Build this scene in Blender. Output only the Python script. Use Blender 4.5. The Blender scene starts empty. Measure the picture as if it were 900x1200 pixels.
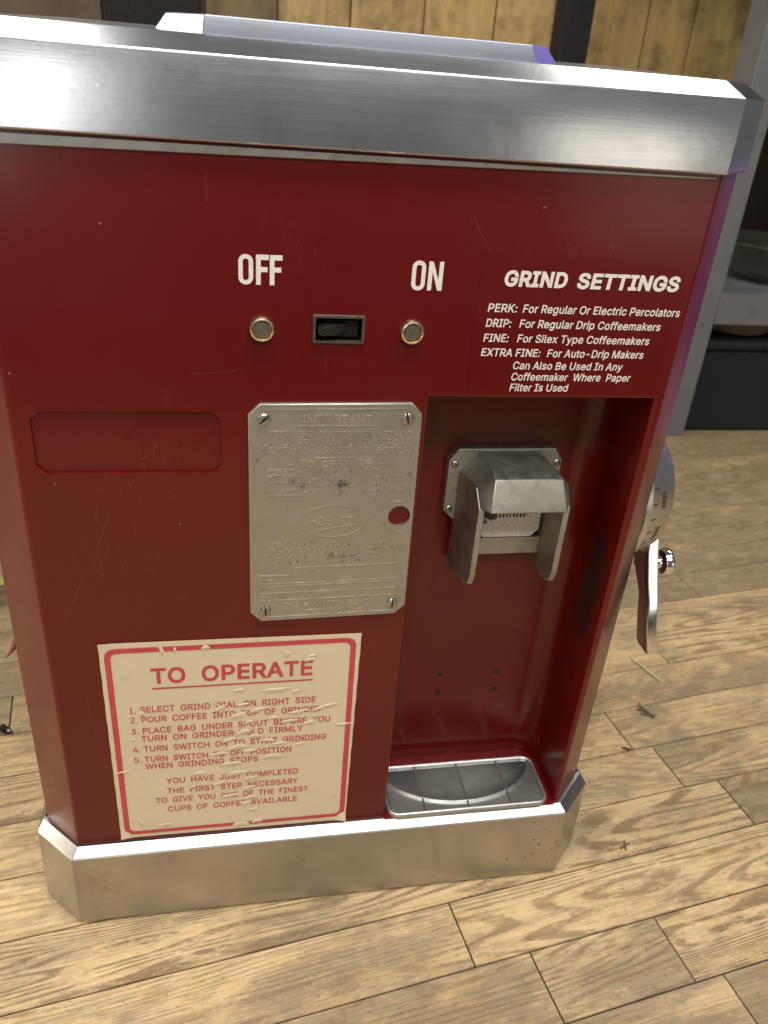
import bpy, bmesh, math, random
from mathutils import Vector, Matrix
from mathutils.geometry import tessellate_polygon
rnd = random.Random(7)
scene = bpy.context.scene
COL = scene.collection
S = 0.43                     # metres per layout unit (1 unit = lens to front panel)
ZF = -1.396                  # layout height of the floor below the lens

def W(x, y, z):
    return Vector((S * x, S * (y - 1.0), S * (z - ZF)))

# ---------------------------------------------------------------- camera
cd = bpy.data.cameras.new('camera'); cam = bpy.data.objects.new('camera', cd); COL.objects.link(cam)
R = ((0.98246442, -0.01933364, 0.18544509), (-0.17119223, -0.48759812, 0.85611991), (0.07387077, -0.8728541, -0.48235757))
right = Vector([R[i][0] for i in range(3)]); down = Vector([R[i][1] for i in range(3)]); fwd = Vector([R[i][2] for i in range(3)])
m = Matrix((right, -down, -fwd)).transposed().to_4x4(); m.translation = W(0, 0, 0)
cam.matrix_world = m
cd.sensor_width = 36; cd.lens = 36 * 940 / 1200; cd.clip_start = 0.01; cd.clip_end = 100
cd.dof.use_dof = True; cd.dof.focus_distance = 0.50; cd.dof.aperture_fstop = 13
scene.camera = cam

# ---------------------------------------------------------------- light
world = bpy.data.worlds.new('World'); scene.world = world; world.use_nodes = True
bg = world.node_tree.nodes['Background']; bg.inputs[0].default_value = (0.95, 0.97, 1.0, 1); bg.inputs[1].default_value = 0.125
def lamp(name, loc, target, sx, sy, power, color=(1, 1, 1)):
    l = bpy.data.lights.new(name, 'AREA'); l.shape = 'RECTANGLE'; l.size = sx; l.size_y = sy; l.energy = power; l.color = color
    o = bpy.data.objects.new(name, l); COL.objects.link(o); o.location = loc
    o.rotation_euler = (Vector(target) - Vector(loc)).to_track_quat('-Z', 'Y').to_euler()
    return o
lamp('ceiling_lamp', (0.25, -0.45, 2.40), (0.25, -0.3, 0), 1.9, 0.34, 46, (1, 0.965, 0.90))
lamp('ceiling_lamp', (0.20, -1.75, 2.40), (0.15, 0.0, 0.3), 1.7, 0.5, 48, (1, 0.965, 0.91))  # unseen, added behind the camera to brighten the grinder's front
lamp('ceiling_lamp', (-0.75, 1.15, 2.35), (-0.6, 0.8, 0), 0.6, 0.5, 12, (1, 0.97, 0.93))
lamp('ceiling_lamp', (1.30, 1.25, 2.35), (1.1, 1.2, 0), 0.8, 0.4, 10, (1, 0.96, 0.90))
lamp('unseen_light', (-0.80, -2.4, 0.80), (0, 0, 0.5), 0.36, 1.2, 4.2, (1, 0.98, 0.97))  # unseen soft light added for the bright left patch in the cap
lamp('unseen_light', (1.55, -2.4, 0.55), (0.2, 0, 0.5), 0.55, 0.9, 2.6, (1, 0.92, 0.80))  # unseen warm light added for the bright right patch in the cap
lamp('unseen_light', (-2.3, 0.05, 1.05), (-0.1, 0.05, 0.3), 0.8, 0.8, 42, (1, 0.92, 0.82))  # unseen light set at left to brighten the left chamfer
lamp('violet_light', (0.80, 0.36, 0.35), (0.28, 0.04, 0.42), 0.16, 0.36, 0.036, (0.72, 0.20, 0.95))  # unseen violet light added for the reflection on the right chamfer
vs = scene.view_settings; vs.view_transform = 'Standard'; vs.look = 'None'; vs.exposure = 0.0; vs.gamma = 1.0

# ---------------------------------------------------------------- node helpers
def nmat(name):
    mt = bpy.data.materials.new(name); mt.use_nodes = True
    nt = mt.node_tree; b = nt.nodes['Principled BSDF']
    return mt, nt, b
def nd(nt, t, **kw):
    n = nt.nodes.new(t)
    for k, v in kw.items():
        if k.startswith('i_'): n.inputs[int(k[2:]) if k[2:].isdigit() else k[2:].replace('_', ' ')].default_value = v
        else: setattr(n, k, v)
    return n
def lk(nt, a, b): nt.links.new(a, b)
def coords(nt, scale=(1, 1, 1), src='Object', loc=(0, 0, 0)):
    tc = nd(nt, 'ShaderNodeTexCoord'); mp = nd(nt, 'ShaderNodeMapping')
    mp.inputs['Scale'].default_value = scale; mp.inputs['Location'].default_value = loc
    lk(nt, tc.outputs[src], mp.inputs['Vector']); return mp.outputs[0]
def noise(nt, vec, scale, detail=4, rough=0.55, dist=0.0):
    n = nd(nt, 'ShaderNodeTexNoise'); n.inputs['Scale'].default_value = scale; n.inputs['Detail'].default_value = detail
    n.inputs['Roughness'].default_value = rough; n.inputs['Distortion'].default_value = dist
    lk(nt, vec, n.inputs['Vector']); return n.outputs['Fac']
def ramp(nt, fac, stops, interp='LINEAR'):
    r = nd(nt, 'ShaderNodeValToRGB'); r.color_ramp.interpolation = interp
    e = r.color_ramp.elements
    while len(e) < len(stops): e.new(0.5)
    for i, (p, c) in enumerate(stops):
        e[i].position = p; e[i].color = (c, c, c, 1) if isinstance(c, (int, float)) else (*c, 1)
    lk(nt, fac, r.inputs[0]); return r.outputs[0]
def mix(nt, fac, a, b, mode='MIX'):
    n = nd(nt, 'ShaderNodeMix', data_type='RGBA', blend_type=mode)
    for s, v in ((n.inputs[0], fac), (n.inputs[6], a), (n.inputs[7], b)):
        if hasattr(v, 'links'): lk(nt, v, s)
        else: s.default_value = v if isinstance(v, (int, float)) else (*v, 1)
    return n.outputs[2]
def math_(nt, op, a, b=0.0, c=None):
    n = nd(nt, 'ShaderNodeMath', operation=op)
    for i, v in enumerate((a, b) if c is None else (a, b, c)):
        if hasattr(v, 'links'): lk(nt, v, n.inputs[i])
        else: n.inputs[i].default_value = v
    return n.outputs[0]
def bump(nt, b, h, strength, dist=0.001):
    n = nd(nt, 'ShaderNodeBump'); n.inputs['Strength'].default_value = strength; n.inputs['Distance'].default_value = dist
    lk(nt, h, n.inputs['Height']); lk(nt, n.outputs[0], b.inputs['Normal']); return n
def setv(b, **kw):
    for k, v in kw.items():
        b.inputs[k.replace('_', ' ')].default_value = (*v, 1) if isinstance(v, tuple) and len(v) == 3 else v

def noise_vec(nt, v):
    n = nd(nt, 'ShaderNodeTexNoise'); n.inputs['Scale'].default_value = 120; lk(nt, v, n.inputs['Vector'])
    m_ = nd(nt, 'ShaderNodeVectorMath', operation='SCALE'); m_.inputs['Scale'].default_value = 0.008; c0 = nd(nt, 'ShaderNodeVectorMath', operation='SUBTRACT'); lk(nt, n.outputs['Color'], c0.inputs[0]); c0.inputs[1].default_value = (0.5, 0.5, 0.5); lk(nt, c0.outputs[0], m_.inputs[0])
    a_ = nd(nt, 'ShaderNodeVectorMath', operation='ADD'); lk(nt, v, a_.inputs[0]); lk(nt, m_.outputs[0], a_.inputs[1]); return a_.outputs[0]

def nd_clamp(nt, val, hi):
    n = nd(nt, 'ShaderNodeClamp'); lk(nt, val, n.inputs[0]); n.inputs[1].default_value = 0.0; n.inputs[2].default_value = hi; return n.outputs[0]
def plain(name, col, rough=0.5, metal=0.0, var=0.12, scale=40, bmp=0.0, **kw):
    mt, nt, b = nmat(name); v = coords(nt)
    n = noise(nt, v, scale)
    c = mix(nt, n, tuple(x * (1 - var) for x in col), tuple(min(1, x * (1 + var)) for x in col))
    lk(nt, c, b.inputs['Base Color']); setv(b, Metallic=metal, **kw)
    r = ramp(nt, noise(nt, v, scale * 2.3), [(0.3, max(0, rough - 0.07)), (0.7, min(1, rough + 0.07))]); lk(nt, r, b.inputs['Roughness'])
    if bmp: bump(nt, b, noise(nt, v, scale * 6, 5), bmp)
    return mt

def brushed(name, col, rough, streak=0.10, spots=True, tint=(0.30, 0.22, 0.14), dirt=0.0, aniso=0.5, rust=False):
    mt, nt, b = nmat(name)
    vs_ = coords(nt, (3, 3, 260)); v = coords(nt)
    st = noise(nt, vs_, 3.0, 6, 0.65)
    bl = noise(nt, v, 14, 5, 0.6)
    c = mix(nt, ramp(nt, bl, [(0.3, 0), (0.75, 1)]), col, tuple(x * 0.86 for x in col))
    c = mix(nt, math_(nt, 'MULTIPLY', st, 0.35), c, tuple(x * 0.7 for x in col))
    if dirt:
        d = ramp(nt, noise(nt, v, 32, 8, 0.7), [(0.56, 0.0), (0.72, dirt)])
        c = mix(nt, d, c, tint)
    if rust:
        vo = nd(nt, 'ShaderNodeTexVoronoi'); vo.inputs['Scale'].default_value = 120; lk(nt, noise_vec(nt, v), vo.inputs['Vector'])
        rs = math_(nt, 'MULTIPLY', ramp(nt, vo.outputs['Distance'], [(0.10, 0.9), (0.20, 0)]), ramp(nt, noise(nt, v, 9, 3), [(0.57, 0), (0.66, 0.8)])); c = mix(nt, rs, c, (0.07, 0.03, 0.02))
    if spots:
        sp = ramp(nt, noise(nt, v, 240, 3, 0.5), [(0.70, 0), (0.76, 0.55)])
        c = mix(nt, sp, c, (0.95, 0.95, 0.95))
    lk(nt, c, b.inputs['Base Color'])
    r = math_(nt, 'ADD', math_(nt, 'MULTIPLY', st, streak), math_(nt, 'MULTIPLY', bl, 0.16)); r = math_(nt, 'ADD', r, rough - 0.12)
    lk(nt, r, b.inputs['Roughness']); setv(b, Metallic=1.0, Anisotropic=aniso, Anisotropic_Rotation=0.25); tg = nd(nt, 'ShaderNodeTangent', direction_type='RADIAL', axis='Z'); lk(nt, tg.outputs[0], b.inputs['Tangent'])
    sc = noise(nt, coords(nt, (40, 40, 900)), 1.0, 3)
    hh = math_(nt, 'ADD', math_(nt, 'MULTIPLY', sc, 0.35), math_(nt, 'MULTIPLY', noise(nt, v, 60, 5), 0.5))
    bump(nt, b, hh, 0.12, 0.0006)
    return mt

# red enamel: glossy, faint scratches, dark rub marks on the alcove's right wall
def red_paint():
    mt, nt, b = nmat('red_enamel'); v = coords(nt)
    c = mix(nt, noise(nt, v, 9, 5), (0.092, 0.0016, 0.0018), (0.118, 0.0024, 0.0024))
    wear = ramp(nt, noise(nt, v, 55, 9, 0.75), [(0.66, 0), (0.80, 0.35)])
    c = mix(nt, wear, c, (0.07, 0.02, 0.018))
    # scratches: thin stretched voronoi-like lines
    sc = ramp(nt, noise(nt, coords(nt, (26, 26, 5)), 6, 2, 0.4, 1.2), [(0.495, 0), (0.4985, 0.55), (0.5015, 0.55), (0.505, 0)])
    gate = ramp(nt, noise(nt, v, 11, 2), [(0.56, 0), (0.66, 0.7)])
    c = mix(nt, math_(nt, 'MULTIPLY', sc, gate), c, (0.30, 0.10, 0.09))
    dust = ramp(nt, noise(nt, v, 900, 2), [(0.68, 0), (0.74, 0.35)]); c = mix(nt, math_(nt, 'MULTIPLY', dust, ramp(nt, noise(nt, v, 16, 4), [(0.45, 0), (0.65, 1)])), c, (0.26, 0.12, 0.10))
    nw = nd(nt, 'ShaderNodeTexNoise'); nw.inputs['Scale'].default_value = 30; lk(nt, v, nw.inputs['Vector']); w0 = nd(nt, 'ShaderNodeVectorMath', operation='SUBTRACT'); lk(nt, nw.outputs['Color'], w0.inputs[0]); w0.inputs[1].default_value = (.5, .5, .5)
    w1 = nd(nt, 'ShaderNodeVectorMath', operation='MULTIPLY'); lk(nt, w0.outputs[0], w1.inputs[0]); w1.inputs[1].default_value = (.008, 0, .008); w2 = nd(nt, 'ShaderNodeVectorMath', operation='ADD'); lk(nt, v, w2.inputs[0]); lk(nt, w1.outputs[0], w2.inputs[1]); wob = w2.outputs[0]
    for (xa, za, xb, zb_, wd) in ((-.166, -.560, -.196, -.640, .0011), (-.205, -.655, -.243, -.735, .0011), (-.090, -.700, -.068, -.702, .0012), (-.140, -.690, -.125, -.708, .0009), (-.024, -.118, -.026, -.150, .0012), (.300, -.150, .322, -.190, .0009), (.120, -.330, .126, -.352, .0010), (-.230, -.870, -.222, -.960, .0009), (.215, -.800, .232, -.870, .0010), (-.05, -.36, .01, -.352, .0008)):
        A_ = W(xa, 1, za) - GR; B_ = W(xb, 1, zb_) - GR; L_ = (B_ - A_).length; D_ = (B_ - A_) / L_
        su = nd(nt, 'ShaderNodeVectorMath', operation='SUBTRACT'); lk(nt, wob, su.inputs[0]); su.inputs[1].default_value = A_
        dt = nd(nt, 'ShaderNodeVectorMath', operation='DOT_PRODUCT'); lk(nt, su.outputs[0], dt.inputs[0]); dt.inputs[1].default_value = D_
        pr = nd(nt, 'ShaderNodeVectorMath', operation='SCALE'); pr.inputs[0].default_value = D_; lk(nt, nd_clamp(nt, dt.outputs['Value'], L_), pr.inputs['Scale'])
        ds = nd(nt, 'ShaderNodeVectorMath', operation='DISTANCE'); lk(nt, su.outputs[0], ds.inputs[0]); lk(nt, pr.outputs[0], ds.inputs[1])
        mr = nd(nt, 'ShaderNodeMapRange'); lk(nt, ds.outputs['Value'], mr.inputs[0]); mr.inputs[1].default_value = wd * S * .3; mr.inputs[2].default_value = wd * S * 1.1; mr.inputs[3].default_value = 0.20; mr.inputs[4].default_value = 0.0
        c = mix(nt, mr.outputs[0], c, (0.22, 0.07, 0.06))
    # tiny chips
    vo = nd(nt, 'ShaderNodeTexVoronoi'); vo.inputs['Scale'].default_value = 42; lk(nt, v, vo.inputs['Vector'])
    chip = ramp(nt, vo.outputs['Distance'], [(0.018, 0.6), (0.030, 0)])
    c = mix(nt, chip, c, (0.34, 0.20, 0.17))
    # grease smear on the inner right wall of the alcove
    g = nd(nt, 'ShaderNodeVectorMath', operation='SUBTRACT'); tc = nd(nt, 'ShaderNodeTexCoord')
    lk(nt, tc.outputs['Object'], g.inputs[0]); p = W(0.60, 1.055, -0.75) - GR; g.inputs[1].default_value = p
    mp = nd(nt, 'ShaderNodeMapping'); mp.inputs['Scale'].default_value = (9, 30, 8.5); lk(nt, g.outputs[0], mp.inputs['Vector'])
    ln = nd(nt, 'ShaderNodeVectorMath', operation='LENGTH'); lk(nt, mp.outputs[0], ln.inputs[0])
    dd = math_(nt, 'ADD', ln.outputs['Value'], math_(nt, 'MULTIPLY', noise(nt, v, 70, 6, 0.7), 0.9))
    sm = ramp(nt, dd, [(0.75, 0.85), (1.25, 0)])
    c = mix(nt, sm, c, (0.012, 0.008, 0.008))
    lk(nt, c, b.inputs['Base Color'])
    r = ramp(nt, noise(nt, v, 20, 6, 0.65), [(0.3, 0.30), (0.7, 0.42)]); lk(nt, r, b.inputs['Roughness'])
    setv(b, Coat_Weight=0.45, Coat_Roughness=0.17, Specular_IOR_Level=0.25)
    bump(nt, b, noise(nt, v, 130, 3), 0.03, 0.0005)
    return mt

def plate_metal():
    mt, nt, b = nmat('worn_plate_metal'); v = coords(nt)
    c = mix(nt, noise(nt, v, 16, 7, 0.7), (0.35, 0.34, 0.29), (0.48, 0.465, 0.405))
    d = ramp(nt, noise(nt, v, 48, 8, 0.72), [(0.60, 0), (0.70, 0.75)])
    c = mix(nt, d, c, (0.07, 0.055, 0.04)); lk(nt, c, b.inputs['Base Color'])
    setv(b, Metallic=0.85); r = ramp(nt, noise(nt, v, 60, 5), [(0.3, 0.36), (0.7, 0.56)]); lk(nt, r, b.inputs['Roughness'])
    bump(nt, b, math_(nt, 'ADD', noise(nt, v, 260, 4), noise(nt, coords(nt, (10, 10, 300)), 2.0, 3)), 0.16, 0.0004)
    return mt

def worn_letter():
    mt, nt, b = nmat('worn_raised_metal'); v = coords(nt)
    w = ramp(nt, noise(nt, v, 85, 5, 0.7), [(0.42, 0), (0.60, 1)])
    c = mix(nt, w, (0.40, 0.385, 0.325), (0.60, 0.575, 0.50)); d = ramp(nt, noise(nt, v, 48, 8, 0.72), [(0.60, 0), (0.70, 0.75)]); c = mix(nt, d, c, (0.07, 0.055, 0.04))
    lk(nt, c, b.inputs['Base Color']); setv(b, Metallic=0.85, Roughness=0.40); return mt

def cast_metal(name, a, bcol, rough, dirt=0.5):
    mt, nt, b = nmat(name); v = coords(nt)
    c = mix(nt, noise(nt, v, 22, 7, 0.65), a, bcol)
    d = ramp(nt, noise(nt, v, 70, 9, 0.75), [(0.55, 0), (0.70, dirt)])
    c = mix(nt, d, c, (0.06, 0.05, 0.04)); lk(nt, c, b.inputs['Base Color'])
    setv(b, Metallic=0.92); r = ramp(nt, noise(nt, v, 90, 5), [(0.3, rough - 0.08), (0.7, rough + 0.12)]); lk(nt, r, b.inputs['Roughness'])
    bump(nt, b, noise(nt, v, 420, 5, 0.7), 0.22, 0.0005)
    return mt

def paper():
    mt, nt, b = nmat('aged_sticker_paper'); v = coords(nt)
    c = mix(nt, noise(nt, v, 18, 6, 0.6), (0.58, 0.475, 0.31), (0.70, 0.595, 0.42))
    s = ramp(nt, noise(nt, v, 60, 8, 0.7), [(0.62, 0), (0.76, 0.5)]); c = mix(nt, s, c, (0.30, 0.20, 0.10))
    lk(nt, c, b.inputs['Base Color']); setv(b, Roughness=0.38, Coat_Weight=0.2, Coat_Roughness=0.2)
    bump(nt, b, noise(nt, v, 45, 6, 0.6), 0.25, 0.0012)
    return mt
def ink():
    mt, nt, b = nmat('faded_red_ink'); v = coords(nt)
    c = mix(nt, noise(nt, v, 50, 5), (0.42, 0.035, 0.050), (0.55, 0.075, 0.090))
    w = ramp(nt, noise(nt, v, 95, 6, 0.7), [(0.66, 0), (0.72, 0.8)]); c = mix(nt, w, c, (0.55, 0.42, 0.26))
    lk(nt, c, b.inputs['Base Color']); setv(b, Roughness=0.42)
    return mt

def floor_wood():
    mt, nt, b = nmat('worn_oak_strip')
    uv = nd(nt, 'ShaderNodeUVMap'); at = nd(nt, 'ShaderNodeAttribute', attribute_name='plank'); sp = nd(nt, 'ShaderNodeSeparateColor'); lk(nt, at.outputs['Color'], sp.inputs[0])
    tone, seed, gs = sp.outputs[0], sp.outputs[1], sp.outputs[2]
    def vec(su, sv):
        cmb = nd(nt, 'ShaderNodeCombineXYZ'); lk(nt, math_(nt, 'MULTIPLY', seed, 37.0), cmb.inputs[2])
        s2 = nd(nt, 'ShaderNodeSeparateXYZ'); lk(nt, uv.outputs[0], s2.inputs[0])
        lk(nt, math_(nt, 'MULTIPLY', s2.outputs[0], su), cmb.inputs[0]); lk(nt, math_(nt, 'MULTIPLY', s2.outputs[1], sv), cmb.inputs[1]); return cmb.outputs[0]
    n1 = noise(nt, vec(1.1, 9.5), 1.0, 3, 0.38, 0.2)
    ring = math_(nt, 'SINE', math_(nt, 'MULTIPLY', n1, 290.0))
    rk = ramp(nt, math_(nt, 'ADD', math_(nt, 'MULTIPLY', ring, 0.5), 0.5), [(0.50, 0), (0.80, 1)])
    brk = ramp(nt, noise(nt, vec(26, 75), 1.0, 8, 0.80), [(0.42, 0.0), (0.52, 1.0)])
    streak = math_(nt, 'MULTIPLY', math_(nt, 'MULTIPLY', rk, brk), gs)
    pores = ramp(nt, noise(nt, vec(17, 560), 1.0, 6, 0.72), [(0.50, 0), (0.64, 1.0)])
    blot = noise(nt, vec(7, 15), 1.0, 6, 0.60, 0.4)
    worn = noise(nt, vec(26, 52), 1.0, 9, 0.74)
    fine = noise(nt, vec(70, 420), 1.0, 5, 0.75)
    cross = noise(nt, vec(420, 90), 1.0, 4, 0.7)
    lightc = mix(nt, ramp(nt, worn, [(0.30, 0), (0.70, 1)]), (0.42, 0.285, 0.128), (0.72, 0.535, 0.290))
    greyc = mix(nt, ramp(nt, worn, [(0.30, 0), (0.70, 1)]), (0.120, 0.090, 0.053), (0.31, 0.238, 0.143))
    gq = math_(nt, 'ADD', blot, math_(nt, 'MULTIPLY', math_(nt, 'SUBTRACT', worn, 0.5), 1.15))
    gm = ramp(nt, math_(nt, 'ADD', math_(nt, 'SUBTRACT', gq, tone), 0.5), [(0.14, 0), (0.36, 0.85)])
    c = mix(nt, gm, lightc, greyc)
    c = mix(nt, math_(nt, 'MULTIPLY', streak, 0.80), c, (0.165, 0.105, 0.050))
    c = mix(nt, math_(nt, 'MULTIPLY', pores, 0.46), c, (0.15, 0.10, 0.055))
    c = mix(nt, math_(nt, 'MULTIPLY', ramp(nt, fine, [(0.42, 0), (0.66, 1)]), 0.42), c, mix(nt, 0.45, c, (0.09, 0.06, 0.03)))
    c = mix(nt, math_(nt, 'MULTIPLY', ramp(nt, cross, [(0.50, 0), (0.66, 1)]), 0.10), c, mix(nt, 0.4, c, (0.80, 0.62, 0.36)))
    fleck = ramp(nt, noise(nt, vec(110, 300), 1.0, 6, 0.82), [(0.58, 0), (0.66, 0.75)])
    c = mix(nt, fleck, c, (0.09, 0.07, 0.05))
    lk(nt, c, b.inputs['Base Color'])
    r = ramp(nt, worn, [(0.3, 0.34), (0.7, 0.62)]); lk(nt, r, b.inputs['Roughness'])
    h = math_(nt, 'SUBTRACT', worn, math_(nt, 'ADD', math_(nt, 'MULTIPLY', streak, 0.8), math_(nt, 'MULTIPLY', pores, 0.5)))
    bump(nt, b, h, 0.35, 0.0012)
    return mt

def wall_wood(name, a, bcol):
    mt, nt, b = nmat(name)
    at = nd(nt, 'ShaderNodeAttribute', attribute_name='plank'); sp = nd(nt, 'ShaderNodeSeparateColor'); lk(nt, at.outputs['Color'], sp.inputs[0])
    v = coords(nt, (22, 1, 2.2)); ad = nd(nt, 'ShaderNodeVectorMath', operation='ADD'); cb = nd(nt, 'ShaderNodeCombineXYZ')
    lk(nt, math_(nt, 'MULTIPLY', sp.outputs[1], 31.0), cb.inputs[1]); lk(nt, v, ad.inputs[0]); lk(nt, cb.outputs[0], ad.inputs[1])
    n = noise(nt, ad.outputs[0], 1.5, 7, 0.65, 0.5)
    c = mix(nt, ramp(nt, n, [(0.3, 0), (0.7, 1)]), bcol, a)
    k = ramp(nt, noise(nt, coords(nt), 9, 6, 0.7), [(0.47, 0), (0.68, 0.85)]); c = mix(nt, k, c, tuple(x * 0.3 for x in bcol))
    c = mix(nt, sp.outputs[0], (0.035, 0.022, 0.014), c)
    lk(nt, c, b.inputs['Base Color']); setv(b, Roughness=0.55); bump(nt, b, n, 0.3, 0.003)
    return mt

def glass(name, col):
    mt, nt, b = nmat(name); setv(b, Base_Color=col, Roughness=0.08, IOR=1.45); b.inputs['Transmission Weight'].default_value = 0.9
    bump(nt, b, noise(nt, coords(nt), 25, 3), 0.25, 0.004)
    return mt

GR = W(0.165, 1.0, ZF)       # base point of the grinder
M = dict(
    red=red_paint(), cap=brushed('brushed_aluminium', (0.74, 0.74, 0.755), 0.22, dirt=0.25, aniso=0.3), base=brushed('base_aluminium', (0.50, 0.475, 0.44), 0.29, dirt=0.55, spots=False, rust=True),
    lid=brushed('lid_aluminium', (0.30, 0.325, 0.375), 0.38, dirt=0.3), plate=plate_metal(), letter=worn_letter(),
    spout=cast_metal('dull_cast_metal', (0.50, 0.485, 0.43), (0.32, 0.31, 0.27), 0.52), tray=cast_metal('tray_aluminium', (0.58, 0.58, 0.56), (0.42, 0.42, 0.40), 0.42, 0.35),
    chrome=plain('polished_chrome', (0.78, 0.76, 0.76), 0.12, 1.0, 0.05), steel=plain('screw_steel', (0.42, 0.40, 0.36), 0.35, 1.0, 0.3, 300),
    brass=plain('button_brass', (0.78, 0.64, 0.40), 0.26, 1.0, 0.25, 260), insert=plain('button_insert', (0.17, 0.155, 0.12), 0.55, 0.8, 0.3, 400, 0.2),
    pan=plain('dull_tray_aluminium', (0.24, 0.235, 0.22), 0.42, 0.75, 0.25, 50, 0.1), violet=plain('lid_violet', (0.16, 0.13, 0.42), 0.3), dialmetal=plain('dial_metal', (0.62, 0.61, 0.60), 0.34, 1.0, 0.15, 60), black=plain('black_bakelite', (0.014, 0.012, 0.012), 0.28, 0, 0.3, 200), dark=plain('dark_gap', (0.015, 0.012, 0.010), 0.8), slotdark=plain('screw_slot', (0.02, 0.018, 0.015), 0.7),
    white=plain('white_print', (0.74, 0.68, 0.63), 0.45, 0, 0.14, 220), paper=paper(), ink=ink(), trim=plain('trim_zinc', (0.42, 0.41, 0.38), 0.42, 0.9, 0.3, 60),
    frame=plain('switch_frame', (0.15, 0.13, 0.10), 0.5, 0.9, 0.4, 300), tape=plain('pinkish_tape', (0.42, 0.20, 0.15), 0.4), floor=floor_wood(), under=plain('floor_gap', (0.018, 0.013, 0.009), 0.9),
    wall=wall_wood('yellow_boards', (0.52, 0.36, 0.13), (0.30, 0.19, 0.065)), darkpanel=plain('black_panel', (0.006, 0.005, 0.005), 0.9), blackpost=plain('black_post_paint', (0.004, 0.004, 0.004), 0.85),
    rack=None, glass=glass('greenish_glass', (0.34, 0.36, 0.28)), sack=plain('brown_paper', (0.20, 0.15, 0.09), 0.8, 0, 0.3, 14, 0.2), leaf=plain('yellow_green_leaf', (0.42, 0.38, 0.10), 0.6), twig=plain('dry_twig', (0.11, 0.085, 0.045), 0.8, 0, 0.4, 300), straw=plain('pale_straw', (0.55, 0.44, 0.24), 0.7), decal=None)
def rack_paint():
    mt, nt, b = nmat('scuffed_grey_paint'); v = coords(nt)
    c = mix(nt, noise(nt, v, 12, 6), (0.115, 0.118, 0.12), (0.155, 0.158, 0.162))
    d = ramp(nt, noise(nt, v, 30, 7, 0.65), [(0.60, 0), (0.66, 0.7)], 'LINEAR'); c = mix(nt, d, c, (0.09, 0.09, 0.08))
    lk(nt, c, b.inputs['Base Color']); setv(b, Roughness=0.5, Metallic=0.2); return mt
M['rack'] = rack_paint()
def decal_film():
    mt, nt, b = nmat('clear_decal_film'); v = coords(nt)
    c = mix(nt, noise(nt, v, 12, 5), (0.088, 0.0018, 0.0020), (0.112, 0.0026, 0.0027)); lk(nt, c, b.inputs['Base Color'])
    r = ramp(nt, noise(nt, v, 30, 5), [(0.3, 0.28), (0.7, 0.40)]); lk(nt, r, b.inputs['Roughness']); setv(b, Coat_Weight=0.55, Coat_Roughness=0.10, Specular_IOR_Level=0.25); return mt
M['decal'] = decal_film()
def chipped_white():
    mt, nt, b = nmat('chipped_white_paint'); v = coords(nt)
    sx_ = nd(nt, 'ShaderNodeSeparateXYZ'); lk(nt, v, sx_.inputs[0]); gz = math_(nt, 'MULTIPLY', math_(nt, 'SUBTRACT', sx_.outputs[2], 0.3235), 14.0); gx = math_(nt, 'MULTIPLY', math_(nt, 'SUBTRACT', sx_.outputs[0], 0.120), -5.0)
    d = ramp(nt, math_(nt, 'ADD', math_(nt, 'ADD', noise(nt, v, 75, 9, 0.7), gz), gx), [(0.56, 0), (0.60, 1)]); s = ramp(nt, noise(nt, v, 600, 3), [(0.60, 0), (0.68, 0.9)])
    c = mix(nt, d, (0.72, 0.69, 0.63), (0.03, 0.025, 0.02)); c = mix(nt, s, c, (0.05, 0.04, 0.03))
    lk(nt, c, b.inputs['Base Color']); setv(b, Roughness=0.6); bump(nt, b, d, 0.4, 0.0006); return mt
M['chip'] = chipped_white()

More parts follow.
